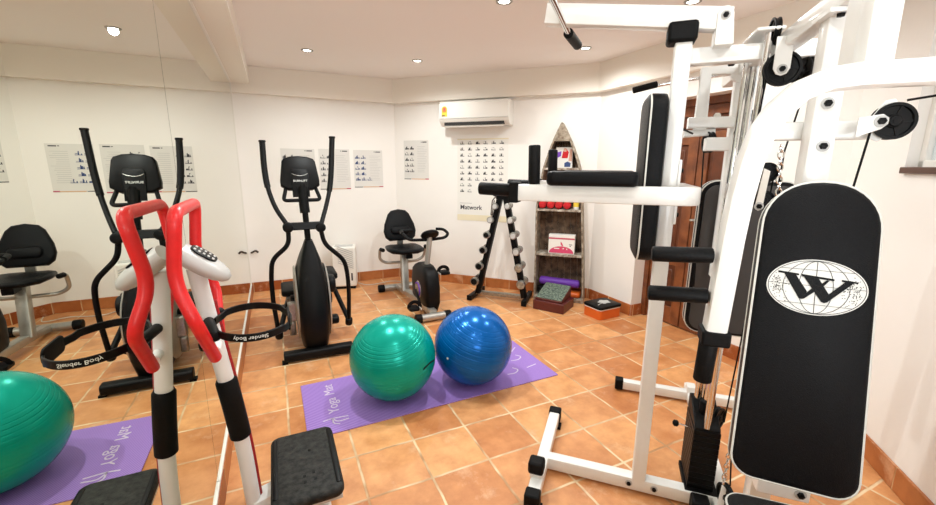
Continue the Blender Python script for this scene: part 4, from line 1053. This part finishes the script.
bm = BM(); slab(bm, G(.40, -.375, 1.5), GU, ZA, GV, [(0, .022), (.05, .042), (.063, .055), (.063, .07), (.05, .08), (0, .072)], .006); part('pulley_plate', bm, 'white', gy, .001)
pulley('pulley', (.482, -.350, 1.563), GV, .047)
bolt([((.447, -.376, 1.562), -GV)], hb)
pulley('pulley', (.305, -.038, 1.768), GV, .055)
bm = BM(); slab(bm, G(.293, -.062, 1.745), GU, ZA, GV, [(-.02, .02), (-.01, .003), (.005, -.003), (.02, .003), (.028, .02), (.028, .12), (-.02, .12)], .006); hp_ = part('pulley_hanger', bm, 'white', gy, .001)
bolt([((.298, -.063, 1.763), -GV)], hp_)
pulley('pulley', (.282, .02, 1.90), GU, .045)
pulley('pulley', (.395, .05, 1.77), (GU+GV*.3), .05)
pulley('pulley', (.322, .02, 1.425), GV, .036)
pulley('pulley', (.322, .02, 1.325), GV, .036)
bm = BM(); slab(bm, G(.302, -.02, 1.30), GU, ZA, GV, [(-.012, 0), (0, -.012), (.012, 0), (.02, .13), (.0, .14)], .005); pbk = part('pulley_hanger', bm, 'whitepl', gy, .001)
bolt([((.302, -.021, 1.305), -GV)], pbk)
pulley('pulley', (.30, .10, .37), GU*.8-GV*.6, .05)
pulley('pulley', (.315, -.10, .15), GU*.9+GV*.3, .05)
bm = BM(); slab(bm, G(.285, -.11, .06), GU, ZA, GV, [(0, 0), (.05, 0), (.04, .12), (.01, .14)], .006); part('pulley_hanger', bm, 'white', gy, .001)
pulley('pulley', (.17, .30, 1.548), GV*.3+GU, .045)
rail('housing_arm', [(.07, .31, 1.585), (.19, .31, 1.592)], .03, .03)
gbox('pulley_housing', (.195, .27, 1.538), (.09, .06, .055), 'white', gy)
# adjuster bracket behind the upright
rail('adjuster_frame', [(.30, .3, 1.838), (.128, .3, 1.838), (.128, .3, 1.60)], .05, .04, up=GV)
rail('adjuster_frame', [(.08, .3, 1.63), (.33, .3, 1.63)], .045, .05, up=GV)
gbox('stop_pad', (.31, .29, 1.65), (.02, .03, .05), 'rubber', gy)
bm = BM(); lathe(bm, G(.19, .3, 1.645), ZA, [(.012, 0), (.014, .015), (.008, .024)], 14); part('pin_knob', bm, 'whitepl')
bm = BM(); slab(bm, G(.25, .285, 1.80), GU, ZA, GV, [(.03*math.cos(a), .03*math.sin(a)+.02) for a in [2*PI*k/20 for k in range(20)]], .03); part('cam_plate', bm, 'white', gy, .002)
bm = BM(); tube(bm, [G(.30, .33, 1.835), G(.05, .31, 1.812), G(-.14, .30, 1.781)], .008); hr = part('pull_rod', bm, 'chrome')
bm = BM(); cyl(bm, G(-.055, .30, 1.799), G(-.157, .30, 1.777), .014, 18, round_=.005); obj('grip', bm, 'foam', hr)
gbox('stop_block', (.19, .15, 1.835), (.022, .022, .02), 'rubber', gy)
# cables and chain
def cable(pts, r=.003):
    bm = BM(); tube(bm, [G(*p) for p in pts], r, 8); part('cable', bm, 'rubber')
cable([(.437, -.36, 1.553), (.41, -.37, 1.30), (.40, -.37, .9)])
cable([(.50, -.355, 1.614), (.62, -.42, 1.63), (.75, -.48, 1.64)])
cable([(.265, -.035, 1.772), (.262, .0, 1.5), (.255, .085, .62)])
cable([(.39, -.03, 1.76), (.36, .0, 1.5), (.335, .0, .35), (.325, -.1, .2)])
cable([(.345, .02, 1.41), (.33, .03, .9), (.315, .06, .38)])
cable([(.37, .02, 1.40), (.36, .0, .9), (.345, -.04, .30)])
cable([(.155, .30, 1.51), (.17, .30, 1.2), (.18, .30, .9)])
cable([(.01, .06, 1.60), (.10, .28, 1.585)], .004)
bm = BM()
def links(bm, a, b, n, r=.009):
    a, b = G(*a), G(*b); d = (b-a).normalized(); s = d.cross(GV).normalized(); t = d.cross(s); L_ = (b-a).length/n
    for k in range(n):
        c = a+d*L_*(k+.5); x = s if k % 2 else t
        tube(bm, [c+d*L_*.62*math.cos(q)+x*r*math.sin(q) for q in [2*PI*i/12 for i in range(12)]], .0028, 6, closed=True)
links(bm, (.345, -.01, 1.52), (.365, -.01, 1.28), 11); part('chain', bm, 'chrome')
bm = BM(); links(bm, (.318, -.06, .38), (.30, -.10, .20), 9, .007); part('chain', bm, 'chrome')
bm = BM(); tube(bm, [G(.335, -.05, .36), G(.328, -.055, .40), G(.334, -.05, .44), G(.342, -.05, .40)], .004, 8, closed=True); part('snap_hook', bm, 'chrome')
